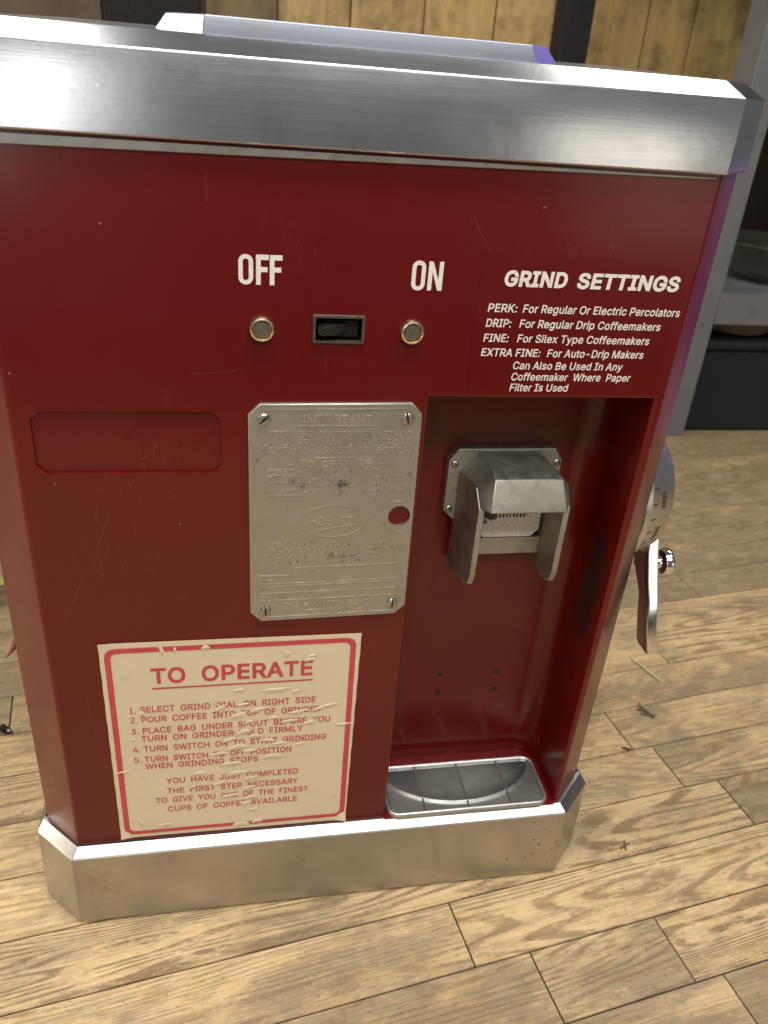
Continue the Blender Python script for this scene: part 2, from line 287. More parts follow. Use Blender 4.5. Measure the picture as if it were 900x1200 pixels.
# ---------------------------------------------------------------- object helpers
def empty(name, loc, label, cat, group=None):
    o = bpy.data.objects.new(name, None); COL.objects.link(o); o.location = loc; o.empty_display_size = 0.05
    o['label'] = label; o['category'] = cat
    if group: o['group'] = group
    return o
def tag(o, label, cat, group=None):
    o['label'] = label; o['category'] = cat
    if group: o['group'] = group
    return o
class MB:
    """collects faces in layout units, links them as one mesh object"""
    def __init__(s): s.v = []; s.f = []; s.m = []
    def add(s, verts, faces, mi=0):
        k = len(s.v); s.v += [Vector(q) for q in verts]; s.f += [tuple(i + k for i in f) for f in faces]; s.m += [mi] * len(faces)
    def box(s, x0, x1, y0, y1, z0, z1, mi=0):
        s.add([(x, y, z) for x in (x0, x1) for y in (y0, y1) for z in (z0, z1)], [(0, 1, 3, 2), (4, 6, 7, 5), (0, 4, 5, 1), (2, 3, 7, 6), (0, 2, 6, 4), (1, 5, 7, 3)], mi)
    def loft(s, loops, closed=True, cap0=False, cap1=False, mi=0):
        n = len(loops[0]); vs_ = [q for lp in loops for q in lp]; fs = []
        for a in range(len(loops) - 1):
            for i in range(n if closed else n - 1):
                j = (i + 1) % n; fs.append((a * n + i, a * n + j, (a + 1) * n + j, (a + 1) * n + i))
        if cap0: fs.append(tuple(range(n))[::-1])
        if cap1: fs.append(tuple((len(loops) - 1) * n + i for i in range(n)))
        s.add(vs_, fs, mi)
    def flat(s, loops2, y, mi=0):          # polygon with holes in the front plane
        tri = tessellate_polygon([[Vector((a, b, 0)) for a, b in lp] for lp in loops2]); pts = [(a, y, b) for lp in loops2 for a, b in lp]
        s.add(pts, [tuple(t) for t in tri], mi)
    def lathe(s, prof, c, axis, n=32, mi=0, cap=True, sy=1.0):   # prof: (radius, offset along axis)
        loops = []
        for r, h in prof:
            lp = []
            for i in range(n):
                a = 2 * math.pi * i / n; p, q = r * math.cos(a), r * math.sin(a) * sy
                lp.append({'X': (c[0] + h, c[1] + p, c[2] + q), 'Y': (c[0] + p, c[1] + h, c[2] + q), 'Z': (c[0] + p, c[1] + q, c[2] + h)}[axis])
            loops.append(lp)
        s.loft(loops, True, cap, cap, mi)
    def tube(s, pts, r, n=8, mi=0):
        pts = [Vector(p) for p in pts]; loops = []; up = Vector((0.13, 0.21, 0.97))
        for i, p in enumerate(pts):
            t = (pts[min(i + 1, len(pts) - 1)] - pts[max(i - 1, 0)]).normalized(); a = t.cross(up)
            if a.length < 1e-4: a = t.cross(Vector((1, 0, 0)))
            a.normalize(); b_ = t.cross(a); rr = r[i] if isinstance(r, (list, tuple)) else r
            loops.append([p + a * (rr * math.cos(2 * math.pi * k / n)) + b_ * (rr * math.sin(2 * math.pi * k / n)) for k in range(n)])
        s.loft(loops, True, True, True, mi)
    def build(s, name, mats, parent=None, bevel=0.0, smooth=35, segs=2, recalc=True, base=None):
        me = bpy.data.meshes.new(name)
        org = Vector((0, 0, 0))
        top = parent
        while top is not None and top.parent is not None: top = top.parent
        if top is not None: org = top.location
        elif base is not None: org = base
        me.from_pydata([W(*q) - org for q in s.v], [], s.f)
        for mt in (mats if isinstance(mats, list) else [mats]): me.materials.append(mt)
        me.polygons.foreach_set('material_index', s.m)
        bm = bmesh.new(); bm.from_mesh(me)
        bmesh.ops.remove_doubles(bm, verts=bm.verts, dist=1e-6)
        if recalc: bmesh.ops.recalc_face_normals(bm, faces=bm.faces)
        bm.to_mesh(me); bm.free()
        me.polygons.foreach_set('use_smooth', [True] * len(me.polygons))
        me.set_sharp_from_angle(angle=math.radians(smooth))
        o = bpy.data.objects.new(name, me); COL.objects.link(o)
        if parent is not None: o.parent = parent
        elif base is not None: o.location = base
        if bevel:
            md = o.modifiers.new('bevel', 'BEVEL'); md.width = bevel * S; md.segments = segs; md.limit_method = 'ANGLE'; md.angle_limit = math.radians(28); md.harden_normals = True
        return o

def round_poly(pts, r, n=4):
    out = []; k = len(pts); rs = r if isinstance(r, (list, tuple)) else [r] * k
    for i in range(k):
        p = Vector(pts[i]); a = Vector(pts[i - 1]) - p; b = Vector(pts[(i + 1) % k]) - p
        la, lb = a.length, b.length; a.normalize(); b.normalize(); ang = a.angle(b)
        d = min(rs[i] / math.tan(ang / 2), la * 0.48, lb * 0.48); rr = d * math.tan(ang / 2)
        if rr < 1e-6: out.append(tuple(p)); continue
        c = p + (a + b).normalized() * (rr / math.sin(ang / 2)); s0 = p + a * d - c; s1 = p + b * d - c
        t0 = math.atan2(s0.y, s0.x); t1 = math.atan2(s1.y, s1.x); dt = (t1 - t0 + math.pi) % (2 * math.pi) - math.pi
        for j in range(n + 1): t = t0 + dt * j / n; out.append((c.x + rr * math.cos(t), c.y + rr * math.sin(t)))
    return out
def octo(xl, xr, yf, yb, t, r=0.0, n=4):
    p = [(xl, yf), (xr, yf), (xr + t, yf + t), (xr + t, yb - t), (xr, yb), (xl, yb), (xl - t, yb - t), (xl - t, yf + t)]
    return round_poly(p, r, n) if r else p
def lift(p2, z): return [(x, y, z) for x, y in p2]
def oct2(x0, x1, z0, z1, c): return [(x0 + c, z0), (x1 - c, z0), (x1, z0 + c), (x1, z1 - c), (x1 - c, z1), (x0 + c, z1), (x0, z1 - c), (x0, z0 + c)]
def rrect(x0, x1, z0, z1, r, n=5): return round_poly([(x0, z0), (x1, z0), (x1, z1), (x0, z1)], r, n)
def ring2(mb, outer, inner, y, mi=0):
    n = len(outer); mb.add([(a, y, b) for a, b in outer] + [(a, y, b) for a, b in inner], [(i, (i + 1) % n, n + (i + 1) % n, n + i) for i in range(n)], mi)

# lettering: outline letters drawn as code (character|advance|closed outlines) --
GLYPHS = {}
for ln_ in r"""
A|479|16,0 85,0 135,142 344,142 395,0 463,0 276,509 201,509;191,302 239,456 287,302 324,199 155,199
B|456|125,57 125,231 264,230 293,224 317,211 335,194 348,173 355,149 354,120 349,105 341,92 330,80 315,70 296,63 272,58;60,509 60,0 275,1 301,4 324,10 344,18 362,28 377,39 390,52 408,83 417,117 417,155 414,173 409,189 394,216 374,237 351,252 327,261 313,264 347,280 373,301 387,320 392,331 397,358 397,392 394,410 381,442 359,469 345,481 329,491 310,499 266,508;125,285 125,452 240,452 283,446 299,439 313,429 323,417 330,403 336,372 333,348 323,326 308,309 277,291 238,285
C|510|70,115 86,88 104,63 126,42 150,25 177,11 205,1 235,-5 267,-7 305,-4 341,5 373,19 416,49 448,91 457,107 469,142 473,160 408,160 401,136 389,114 375,96 348,74 304,57 280,53 245,54 223,59 203,66 184,76 166,89 137,123 125,145 116,168 109,194 103,254 109,314 116,340 125,364 137,385 150,403 166,419 203,443 223,450 267,456 304,452 327,445 348,435 375,413 389,395 401,373 408,348 473,348 463,385 448,418 427,447 402,471 373,490 340,504 305,513 267,516 235,514 205,508 177,498 150,484 126,466 104,445 86,421 70,393 57,362 48,329 42,293 40,254 42,215 48,179 57,146
D|502|60,509 60,0 219,0 256,2 291,8 322,17 351,31 376,48 398,68 417,92 433,119 446,149 455,181 460,217 462,255 460,293 455,329 446,361 433,391 418,418 399,441 377,461 353,478 325,492 294,501 261,507 225,509;221,452 275,446 299,438 320,428 338,415 354,399 368,381 379,361 388,337 398,285 398,226 388,172 379,149 368,128 354,110 337,94 318,81 296,70 272,63 244,58 125,57 125,452
E|418|125,57 125,229 355,229 355,286 125,286 125,452 372,452 372,509 60,509 60,0 375,0 375,57
F|410|125,0 125,221 346,221 346,278 125,278 125,452 369,452 369,509 60,509 60,0
G|520|69,116 85,88 104,64 125,43 149,25 176,11 205,1 236,-5 269,-7 298,-5 326,0 352,8 377,19 399,33 419,50 436,69 451,91 463,115 471,141 476,170 478,200 478,256 283,256 283,199 415,199 414,180 404,141 396,123 386,107 374,93 345,71 328,63 309,57 269,53 246,54 203,66 184,76 166,90 151,105 137,124 125,145 116,168 109,194 103,254 109,314 116,340 125,364 150,404 183,432 202,443 222,450 265,456 304,452 347,434 365,420 387,393 404,361 408,349 474,349 465,384 458,401 429,445 389,480 358,497 322,509 285,515 265,516 233,514 203,508 175,498 149,484 125,466 103,445 85,421 69,393 57,362 47,329 42,293 40,254 42,215 47,179 57,146
H|517|60,0 125,0 125,232 392,232 392,0 457,0 457,509 392,509 392,289 125,289 125,509 60,509
I|300|31,57 31,0 269,0 269,57 183,57 183,452 269,452 269,509 31,509 31,452 118,452 118,57
J|396|33,173 33,145 36,111 44,81 57,55 75,33 98,15 124,3 153,-4 185,-7 217,-4 246,3 271,15 294,33 313,55 326,81 334,111 336,145 336,509 272,509 272,145 270,123 266,104 258,88 248,74 235,64 220,56 204,51 166,51 149,56 134,64 122,74 111,88 104,104 99,123 98,173
K|467|60,509 60,0 125,0 125,167 198,245 372,0 449,0 243,289 448,509 364,509 174,303 124,242 125,509
L|393|60,509 60,0 361,0 361,57 125,57 125,509
M|628|122,0 120,435 170,291 286,0 342,0 482,363 507,436 504,291 504,0 568,0 568,509 476,509 342,158 315,73 277,187 152,509 60,509 60,0
N|523|120,431 202,290 387,0 463,0 463,509 399,509 399,157 403,76 388,107 343,183 136,509 60,509 60,0 125,0 125,291
O|533|57,146 70,115 86,88 105,63 126,42 150,25 177,11 205,1 235,-5 267,-7 299,-5 329,1 357,11 384,25 408,42 429,63 448,88 464,115 477,146 486,179 491,215 493,254 491,293 486,329 477,362 464,393 448,421 429,445 408,466 384,484 357,498 329,508 299,514 267,516 235,514 205,508 177,498 150,484 126,466 105,445 86,421 70,393 57,362 48,329 42,293 40,254 42,215 48,179;125,144 116,168 109,194 103,254 109,314 116,340 125,364 137,385 151,404 167,420 184,433 203,443 223,450 267,456 310,450 330,443 349,433 367,420 383,404 396,386 408,365 418,341 425,314 429,286 429,223 425,194 418,168 408,144 396,123 383,105 367,89 349,76 330,66 289,54 245,54 223,59 203,66 184,76 167,89 151,105 137,123
P|444|60,0 125,0 125,186 263,187 289,191 312,198 332,207 350,219 366,233 379,248 390,265 404,304 409,348 404,391 390,430 379,447 366,462 350,476 312,497 289,503 235,509 60,509;233,242 125,242 125,452 251,451 268,449 297,439 318,423 333,402 342,376 344,333 338,306 327,282 297,256 284,250 269,246
Q|533|70,115 86,88 105,63 126,42 150,25 177,11 205,1 235,-5 267,-7 299,-5 329,1 358,11 401,-48 468,-48 403,39 429,63 448,88 464,115 477,146 486,179 491,215 493,254 491,293 486,329 477,362 464,393 448,421 429,445 408,466 384,484 357,498 329,508 299,514 267,516 235,514 205,508 177,498 150,484 126,466 105,445 86,421 70,393 57,362 48,329 42,293 40,254 42,215 48,179 57,146;137,123 125,144 116,168 109,194 103,254 109,314 116,340 125,364 137,385 151,404 167,420 184,433 203,443 223,450 267,456 310,450 330,443 349,433 367,420 383,404 396,386 408,365 418,341 425,314 429,286 429,223 425,194 418,168 408,144 396,123 383,105 366,89 313,159 245,159 319,62 289,54 245,54 223,59 203,66 184,76 167,89 151,105
R|449|60,0 125,0 125,198 246,198 353,0 428,0 314,210 333,217 367,240 380,255 399,290 405,309 409,352 405,395 399,415 380,450 367,465 351,478 333,489 290,504 236,509 60,509;252,451 284,445 298,440 319,425 334,405 342,380 345,352 339,312 334,300 319,281 298,267 269,258 234,255 125,255 125,452
S|446|76,45 91,31 108,19 149,1 197,-8 252,-8 302,2 343,21 360,34 374,48 396,81 403,99 407,118 407,155 401,185 395,198 379,220 359,238 312,264 212,293 158,313 139,326 124,342 116,363 116,387 118,398 129,418 145,435 167,448 194,456 225,459 267,453 286,447 316,426 326,412 334,396 337,378 401,378 399,397 387,433 377,449 351,476 316,498 275,511 227,516 180,511 158,506 119,488 87,463 75,448 65,431 58,413 53,393 52,372 54,348 60,326 71,307 86,289 105,274 128,260 184,239 245,222 296,205 325,186 338,171 345,151 345,126 336,102 321,82 299,66 272,55 224,49 180,55 154,64 132,79 116,98 110,110 104,137 38,137 41,115 46,96 54,77 64,60
T|448|32,509 32,452 193,452 193,0 257,0 257,452 417,452 417,509
U|517|66,124 74,101 98,60 114,43 133,28 154,15 177,5 230,-7 288,-7 340,5 363,15 384,28 403,43 419,60 433,80 443,101 451,124 456,148 457,509 393,509 392,160 384,128 368,99 345,77 331,68 298,56 259,52 220,56 187,68 160,87 141,113 133,128 125,160 124,509 60,509 60,173
V|479|84,509 16,509 204,0 278,0 463,509 395,509 267,138 241,52 192,206
W|686|16,509 155,0 230,0 318,323 343,437 351,391 455,0 530,0 670,509 603,509 510,145 492,62 462,196 380,509 306,509 211,145 193,61 163,196 82,509
X|474|18,0 91,0 182,129 225,196 237,218 268,165 382,0 456,0 276,263 446,509 374,509 272,361 252,329 238,302 204,361 104,509 29,509 200,260
Y|472|91,509 16,509 203,208 203,0 268,0 268,208 455,509 381,509 280,344 251,293 237,260 222,292
Z|438|152,57 114,55 169,129 397,462 397,509 40,509 40,452 323,453 273,385 42,46 42,0 399,0 399,57
0|453|60,144 69,113 80,86 95,62 111,41 130,24 151,11 174,1 199,-5 227,-7 254,-5 279,1 302,11 323,24 342,41 359,62 373,86 384,113 393,144 400,178 404,214 404,294 400,330 393,364 384,395 372,422 358,447 342,467 323,484 302,498 279,508 254,514 227,516 200,514 174,508 151,498 130,484 112,467 95,447 81,422 69,395 60,364 53,330 49,294 49,214 53,178;123,144 113,194 109,254 113,314 117,341 123,365 131,387 151,422 163,435 177,446 192,453 209,458 227,460 245,458 276,446 303,422 323,387 336,341 343,285 343,223 336,168 323,122 303,87 276,63 245,51 209,51 192,56 177,63 163,74 151,87 140,103
1|453|198,509 86,427 86,358 209,448 212,55 76,55 76,0 391,0 391,55 276,55 276,509
2|453|64,47 64,0 389,0 389,57 153,57 322,241 357,290 371,318 380,358 380,392 376,411 370,428 350,461 323,486 306,497 288,505 268,511 225,516 182,511 162,505 126,486 98,459 86,442 77,424 71,405 67,384 66,362 127,362 130,390 145,424 162,441 184,453 209,459 237,459 262,454 293,436 308,419 317,397 320,360 315,337 299,305 282,282
3|453|44,132 46,111 52,91 70,57 98,30 114,19 152,2 195,-6 243,-6 288,4 309,12 344,36 358,50 370,66 380,84 392,123 392,166 381,205 359,239 344,253 308,276 287,284 239,290 221,289 372,461 372,509 70,509 70,452 288,452 157,299 157,248 223,247 260,240 275,234 299,217 316,196 326,172 329,145 325,116 315,93 297,74 275,61 248,53 204,50 165,59 134,78 120,97 111,119 109,132
4|453|40,158 40,105 282,105 282,0 343,0 343,105 413,105 413,163 343,163 343,318 282,318 282,163 109,163 311,509 247,509
5|453|66,93 73,76 94,45 123,21 140,11 159,3 199,-6 221,-7 268,-1 309,15 327,27 343,41 357,57 379,95 390,139 390,181 384,215 372,246 355,273 334,296 308,314 279,326 247,333 216,333 190,329 155,315 134,301 151,452 366,452 366,509 96,509 67,253 128,246 156,264 192,275 218,277 248,273 262,269 286,254 306,233 320,208 327,178 327,146 320,117 307,92 288,72 264,58 250,53 208,50 173,60 145,80 132,98 124,119 122,130 60,130
6|453|84,74 109,40 125,26 161,5 203,-5 226,-7 249,-6 271,-2 310,14 343,39 368,73 384,112 388,134 388,180 378,221 370,240 359,257 332,284 316,295 298,303 257,313 224,314 196,307 173,293 322,509 252,509 102,285 89,261 73,219 65,180 65,138 75,94;132,114 126,143 126,174 132,201 145,225 163,244 186,258 212,264 241,264 267,258 289,244 307,225 320,201 327,173 327,142 320,114 307,90 299,79 279,63 267,56 241,49 212,49 186,56 163,70 153,79 145,90
7|453|97,0 165,0 391,449 391,509 62,509 62,452 323,452 323,448
8|453|86,47 117,21 156,3 201,-6 251,-6 296,3 317,11 352,33 378,62 388,78 395,96 401,135 397,166 387,195 372,220 351,241 327,256 300,265 333,282 347,293 369,324 376,342 382,380 377,417 361,450 337,477 323,488 288,506 248,514 226,516 184,511 164,506 129,488 114,477 90,450 75,417 70,380 76,342 83,324 105,293 119,282 135,273 153,267 125,256 101,241 72,208 59,181 53,151 53,115 57,96 64,78;123,102 116,126 116,152 123,177 138,199 157,216 182,228 211,234 242,234 270,228 295,216 314,199 329,177 336,152 336,126 329,102 323,91 307,74 285,60 258,52 226,49 180,55 156,66 136,82;133,376 139,410 151,429 167,444 188,454 226,460 264,454 285,444 308,420 316,399 319,376 316,351 307,330 293,313 274,300 252,292 213,290 178,300 159,313 145,330 136,351
9|453|94,252 106,237 137,214 175,199 228,195 257,202 279,216 130,0 200,0 334,197 363,248 380,290 388,328 388,371 384,393 368,434 343,468 328,482 310,494 271,510 226,516 182,510 162,504 125,483 96,454 75,417 69,397 65,375 65,329 68,307 74,287;138,295 126,336 126,367 133,395 145,419 163,438 186,452 199,457 226,460 254,457 279,446 299,429 314,407 324,381 327,366 327,335 320,308 307,284 299,273 279,257 254,247 226,243 199,247 174,257 145,284
.|188|50,32 57,16 70,3 86,-4 104,-4 121,3 134,16 140,32 140,50 138,59 128,73 113,83 95,87 78,83 63,73 53,59 50,50
:|188|50,32 57,16 70,3 86,-4 104,-4 121,3 134,16 140,32 140,50 138,59 128,73 113,83 95,87 78,83 63,73 53,59 50,50;50,307 57,291 70,278 86,272 104,272 121,278 134,291 140,307 140,325 134,342 113,359 95,362 78,359 63,349 53,334 50,325
-|453|114,244 114,188 337,188 337,244
–|349|0,244 0,188 350,188 350,244
,|188|68,71 38,-119 84,-119 137,71
a|389|40,58 57,32 80,12 110,-1 142,-8 176,-8 215,1 244,18 252,25 272,52 277,52 277,0 337,0 336,272 329,306 315,333 296,353 275,367 239,379 194,384 163,382 118,370 104,364 79,346 67,335 48,308 41,291 100,274 118,301 149,322 171,329 196,331 220,329 240,322 256,311 267,297 275,268 276,255 265,235 234,227 178,220 125,211 89,199 67,187 50,171 38,150 31,123 31,90;94,87 92,105 98,132 117,150 134,159 175,168 231,176 259,182 276,190 275,126 269,104 257,83 239,66 216,53 187,46 149,47 121,56 107,66
b|424|53,0 112,0 112,59 118,59 138,31 162,10 184,-1 213,-7 252,-7 274,-2 294,5 313,16 330,29 346,45 370,84 379,108 389,160 389,218 379,270 370,293 359,313 345,332 313,361 294,371 274,378 252,383 212,384 183,378 161,367 137,346 118,319 114,319 114,509 53,509;113,169 113,210 120,247 132,278 140,291 161,312 174,320 203,329 237,329 253,325 280,311 301,290 316,261 325,227 328,189 325,151 316,117 301,88 291,76 267,57 253,51 220,47 188,51 174,57 150,75 140,86 125,115
c|396|46,108 56,85 68,64 82,46 98,30 117,16 137,6 159,-2 182,-7 221,-8 261,-1 306,21 334,46 354,78 363,102 304,117 292,89 271,66 243,52 207,46 173,51 158,57 134,76 115,102 108,117 99,151 96,187 99,224 108,258 115,274 134,300 158,319 189,329 207,330 242,325 270,311 290,289 303,262 362,277 347,312 324,341 284,368 234,383 182,383 137,371 117,360 98,346 82,330 68,312 56,291 46,268 36,216 34,187 36,159
d|424|55,84 79,45 94,29 111,16 130,5 172,-7 212,-7 241,-1 263,10 287,31 307,59 313,59 313,0 372,0 372,509 311,509 311,319 306,319 287,346 263,367 241,378 213,384 173,383 151,378 131,371 112,361 79,332 55,293 46,270 39,245 35,218 35,160 39,133;103,133 97,170 97,209 103,245 115,276 133,301 157,319 187,329 221,329 251,320 275,302 293,278 305,247 311,210 311,169 305,132 293,100 284,86 263,65 236,51 205,47 172,51 158,57 134,76 115,101
e|404|35,159 46,108 56,85 68,64 82,46 98,30 117,16 138,6 161,-2 185,-7 231,-7 266,-1 283,4 311,19 335,39 353,63 365,91 306,105 292,80 271,61 244,50 212,46 179,50 151,61 128,80 118,92 110,106 100,139 96,169 371,169 368,242 357,282 341,315 331,329 294,361 251,379 221,384 180,383 157,378 135,370 115,359 97,346 67,311 55,290 46,267 39,242 35,215;99,241 109,270 125,294 146,313 159,321 173,326 205,330 237,326 263,314 283,294 298,269 307,237 309,221 97,221
f|253|142,0 142,327 228,327 228,379 142,379 142,431 149,452 154,460 171,470 195,474 215,472 227,468 243,521 222,527 187,530 148,524 124,513 104,496 89,474 84,461 81,432 81,379 6,379 6,327 81,327 81,0
g|425|64,-91 93,-119 119,-134 168,-148 207,-151 251,-147 291,-136 324,-117 350,-90 360,-73 367,-54 371,-32 372,379 313,379 313,319 308,319 281,353 264,367 242,378 213,384 173,383 131,371 112,361 80,332 66,314 46,271 39,246 35,220 35,163 39,136 46,112 55,90 80,53 95,39 132,17 152,10 173,6 212,5 241,11 263,21 287,41 306,68 311,68 310,-28 304,-47 295,-62 282,-75 267,-85 249,-92 229,-96 192,-97 165,-92 136,-78 122,-66 101,-41 51,-69;103,138 97,173 97,212 103,246 115,277 134,302 145,312 158,320 188,329 222,329 251,320 275,303 293,278 300,264 309,231 312,212 312,172 305,137 300,121 285,95 264,75 237,63 205,59 172,63 158,68 134,85 116,108
h|410|53,509 53,0 114,0 114,243 121,271 126,283 141,303 150,311 184,326 210,329 229,328 246,323 260,315 273,304 283,291 290,275 295,256 296,0 357,0 356,264 348,304 341,321 332,336 309,360 280,376 246,383 207,383 187,379 169,372 152,362 137,349 124,332 114,315 114,509
i|166|42,475 48,461 60,449 75,444 92,444 107,449 119,461 126,475 126,491 119,506 100,521 84,524 67,521 48,506 42,491;53,379 53,0 114,0 114,379
j|166|-10,-87 -10,-143 21,-142 52,-135 76,-122 95,-102 107,-77 113,-47 114,379 53,379 52,-42 50,-54 46,-64 34,-78 25,-83 2,-87;42,475 48,461 60,449 83,443 100,446 107,449 119,461 125,475 125,491 119,506 100,521 83,524 67,521 53,512 44,499 42,491
k|380|114,212 114,509 53,509 53,0 114,0 114,141 154,178 294,0 372,0 201,216 360,379 284,379 121,212
l|189|54,65 58,47 74,20 86,10 101,3 119,-1 162,-1 181,3 170,54 146,52 130,54 120,62 115,77 114,509 53,509
m|610|114,0 114,253 121,278 132,299 148,314 168,325 188,330 215,329 229,326 242,320 262,301 269,288 273,275 274,0 335,0 336,259 345,290 365,314 395,328 419,330 447,326 460,321 473,313 483,302 490,289 494,273 496,254 496,0 557,0 556,276 553,296 548,313 532,342 522,354 497,372 468,383 437,386 394,380 368,369 347,353 329,332 317,309 309,331 299,347 287,361 273,372 257,380 239,385 207,386 172,376 141,355 132,346 112,310 112,379 53,379 53,0
n|410|114,0 114,243 121,271 126,283 141,303 150,311 184,326 210,329 229,328 246,323 260,315 273,304 283,291 290,275 295,256 296,0 357,0 356,264 348,304 341,321 332,336 309,360 280,376 246,383 207,383 187,379 169,372 152,362 137,349 124,332 112,312 112,379 53,379 53,0
o|415|46,108 56,85 68,64 82,46 98,30 117,16 137,6 159,-2 182,-7 233,-7 256,-2 299,16 317,30 333,46 347,64 359,85 369,108 376,133 380,159 380,216 376,243 369,268 359,291 347,312 333,330 317,346 299,360 278,371 233,383 182,383 137,371 117,360 98,346 82,330 68,312 56,291 46,268 36,216 34,187 40,133;108,117 99,151 96,187 99,224 108,258 115,274 134,300 158,319 189,329 226,329 257,319 282,300 300,274 312,242 318,206 318,169 312,134 307,117 292,89 282,76 257,57 242,51 207,46 173,51 158,57 134,76 115,102
p|424|53,379 53,-143 114,-143 114,59 118,59 138,31 162,10 184,-1 213,-7 252,-7 274,-2 294,5 313,16 330,29 346,45 370,84 379,108 389,160 389,218 379,270 370,293 359,313 345,332 313,361 294,371 274,378 252,383 212,384 183,378 161,367 137,346 118,319 112,319 112,379;113,169 113,210 120,247 132,278 140,291 161,312 174,320 203,329 237,329 253,325 280,311 301,290 316,261 325,227 328,189 325,151 316,117 301,88 291,76 267,57 253,51 220,47 188,51 174,57 150,75 140,86 125,115
q|424|55,84 79,45 94,29 111,16 130,5 172,-7 212,-7 241,-1 263,10 287,31 306,59 311,59 311,-143 372,-143 372,379 313,379 313,319 307,319 280,353 253,373 213,384 173,383 151,378 131,371 112,361 79,332 55,293 46,270 39,245 35,218 35,160 39,133;103,133 97,170 97,209 103,245 115,276 133,301 157,319 187,329 221,329 251,320 275,302 293,278 305,247 311,210 311,169 305,132 293,100 284,86 263,65 236,51 205,47 172,51 158,57 134,76 115,101
r|259|114,0 114,250 126,284 140,301 159,315 182,323 207,326 243,322 243,384 196,384 166,375 140,358 122,335 115,321 112,379 53,379 53,0
s|365|62,38 72,27 98,10 112,3 145,-5 182,-8 223,-5 260,6 290,24 312,47 321,61 330,90 330,125 325,142 317,158 306,171 292,183 275,194 229,209 157,227 133,237 117,250 112,258 109,277 110,289 114,299 131,317 156,329 187,333 219,328 232,323 243,316 258,298 268,277 324,290 314,316 299,339 279,358 254,372 239,378 206,384 167,384 131,377 100,363 75,343 65,332 51,305 47,274 48,255 53,237 61,222 72,208 87,196 104,186 125,177 237,147 254,136 265,121 268,103 267,91 255,71 232,55 200,46 165,46 136,54 124,60 105,79 94,107 36,94 45,63
t|227|67,71 72,52 80,35 92,21 107,10 125,2 145,-3 192,-3 213,2 202,54 170,50 150,53 142,56 136,61 128,76 126,98 126,327 204,327 204,379 126,379 126,471 65,471 65,379 6,379 6,327 65,327 65,93
u|410|53,379 54,116 62,76 69,59 78,44 101,20 130,4 146,-1 182,-5 203,-4 222,0 240,7 257,17 272,30 286,47 298,70 298,0 357,0 357,379 296,379 295,137 289,109 276,86 259,69 238,57 213,51 200,50 164,56 150,64 137,75 127,89 119,105 115,123 114,379
v|389|165,155 84,379 17,379 163,0 226,0 371,379 305,379 224,155 195,59
w|567|87,379 23,379 138,0 199,0 263,225 284,309 319,172 368,0 429,0 545,379 480,379 413,135 397,66 382,136 316,379 252,379 206,214 170,64 154,137
x|378|21,0 91,0 148,85 189,155 231,85 287,0 358,0 224,192 352,379 282,379 233,306 191,233 147,306 100,379 29,379 155,195
y|389|61,-86 47,-139 65,-143 104,-145 139,-136 159,-124 177,-107 198,-72 371,379 305,379 224,155 195,60 165,155 84,379 17,379 163,-1 141,-58 124,-80 104,-89
z|380|42,46 42,0 339,0 339,56 126,56 126,60 333,331 333,379 48,379 48,323 254,323
 |187|
""".strip('\n').split('\n'):
    ch, adv, lp_ = ln_[0], *ln_[2:].split('|')
    GLYPHS[ch] = (int(adv), [[tuple(int(c_) / 1000 for c_ in p.split(',')) for p in q.split(' ')] for q in lp_.split(';') if q])
_caph = {}
def glyphs(txt, bold=0.0, shear=0.0, space=1.0):
    cu = bpy.data.curves.new('t', 'CURVE'); cu.dimensions = '2D'; cu.fill_mode = 'FRONT'; cu.offset = bold; x = 0.0
    for ch in txt:
        adv, loops = GLYPHS[ch]
        for lp in loops:
            lp = lp[:-1] if lp[0] == lp[-1] else lp
            sp_ = cu.splines.new('POLY'); sp_.points.add(len(lp) - 1); sp_.use_cyclic_u = True
            for q, (a, b_) in zip(sp_.points, lp): q.co = (x + a + shear * b_, b_, 0, 1)
        x += (adv / 1000 + bold * 0.8) * space
    ob = bpy.data.objects.new('t', cu); COL.objects.link(ob)
    dg = bpy.context.evaluated_depsgraph_get(); me = bpy.data.meshes.new_from_object(ob.evaluated_get(dg))
    v = [tuple(q.co) for q in me.vertices]; f = [tuple(p.vertices) for p in me.polygons]
    bpy.data.objects.remove(ob); bpy.data.curves.remove(cu); bpy.data.meshes.remove(me)
    return v, f
def text(mb, txt, x0, x1, z0, h, y, mi=0, bold=0.012, shear=0.0, space=1.0, slope=0.0, depth=0.0, drop=None):
    """fit txt between x0 and x1 with its baseline at z0 and capitals h high"""
    key = (bold,)
    if key not in _caph: vv, _ = glyphs('H', bold); _caph[key] = (min(q[1] for q in vv), max(q[1] for q in vv))
    b0, b1 = _caph[key]; v, f = glyphs(txt, bold, shear, space)
    xa, xb = min(q[0] for q in v), max(q[0] for q in v)
    def tr(q, yy):
        t = (q[0] - xa) / (xb - xa); return (x0 + (x1 - x0) * t, yy, z0 + slope * t + (q[1] - b0) / (b1 - b0) * h)
    if depth == 0: mb.add([tr(q, y) for q in v], f, mi)
    else:
        ed = {}
        for p in f:
            for i in range(len(p)):
                e = (p[i], p[(i + 1) % len(p)]); ed[e] = 1
        n = len(v); side = [(b_, a, a + n, b_ + n) for a, b_ in ed if (b_, a) not in ed]
        mb.add([tr(q, y - depth) for q in v] + [tr(q, y) for q in v], list(f) + side, mi)

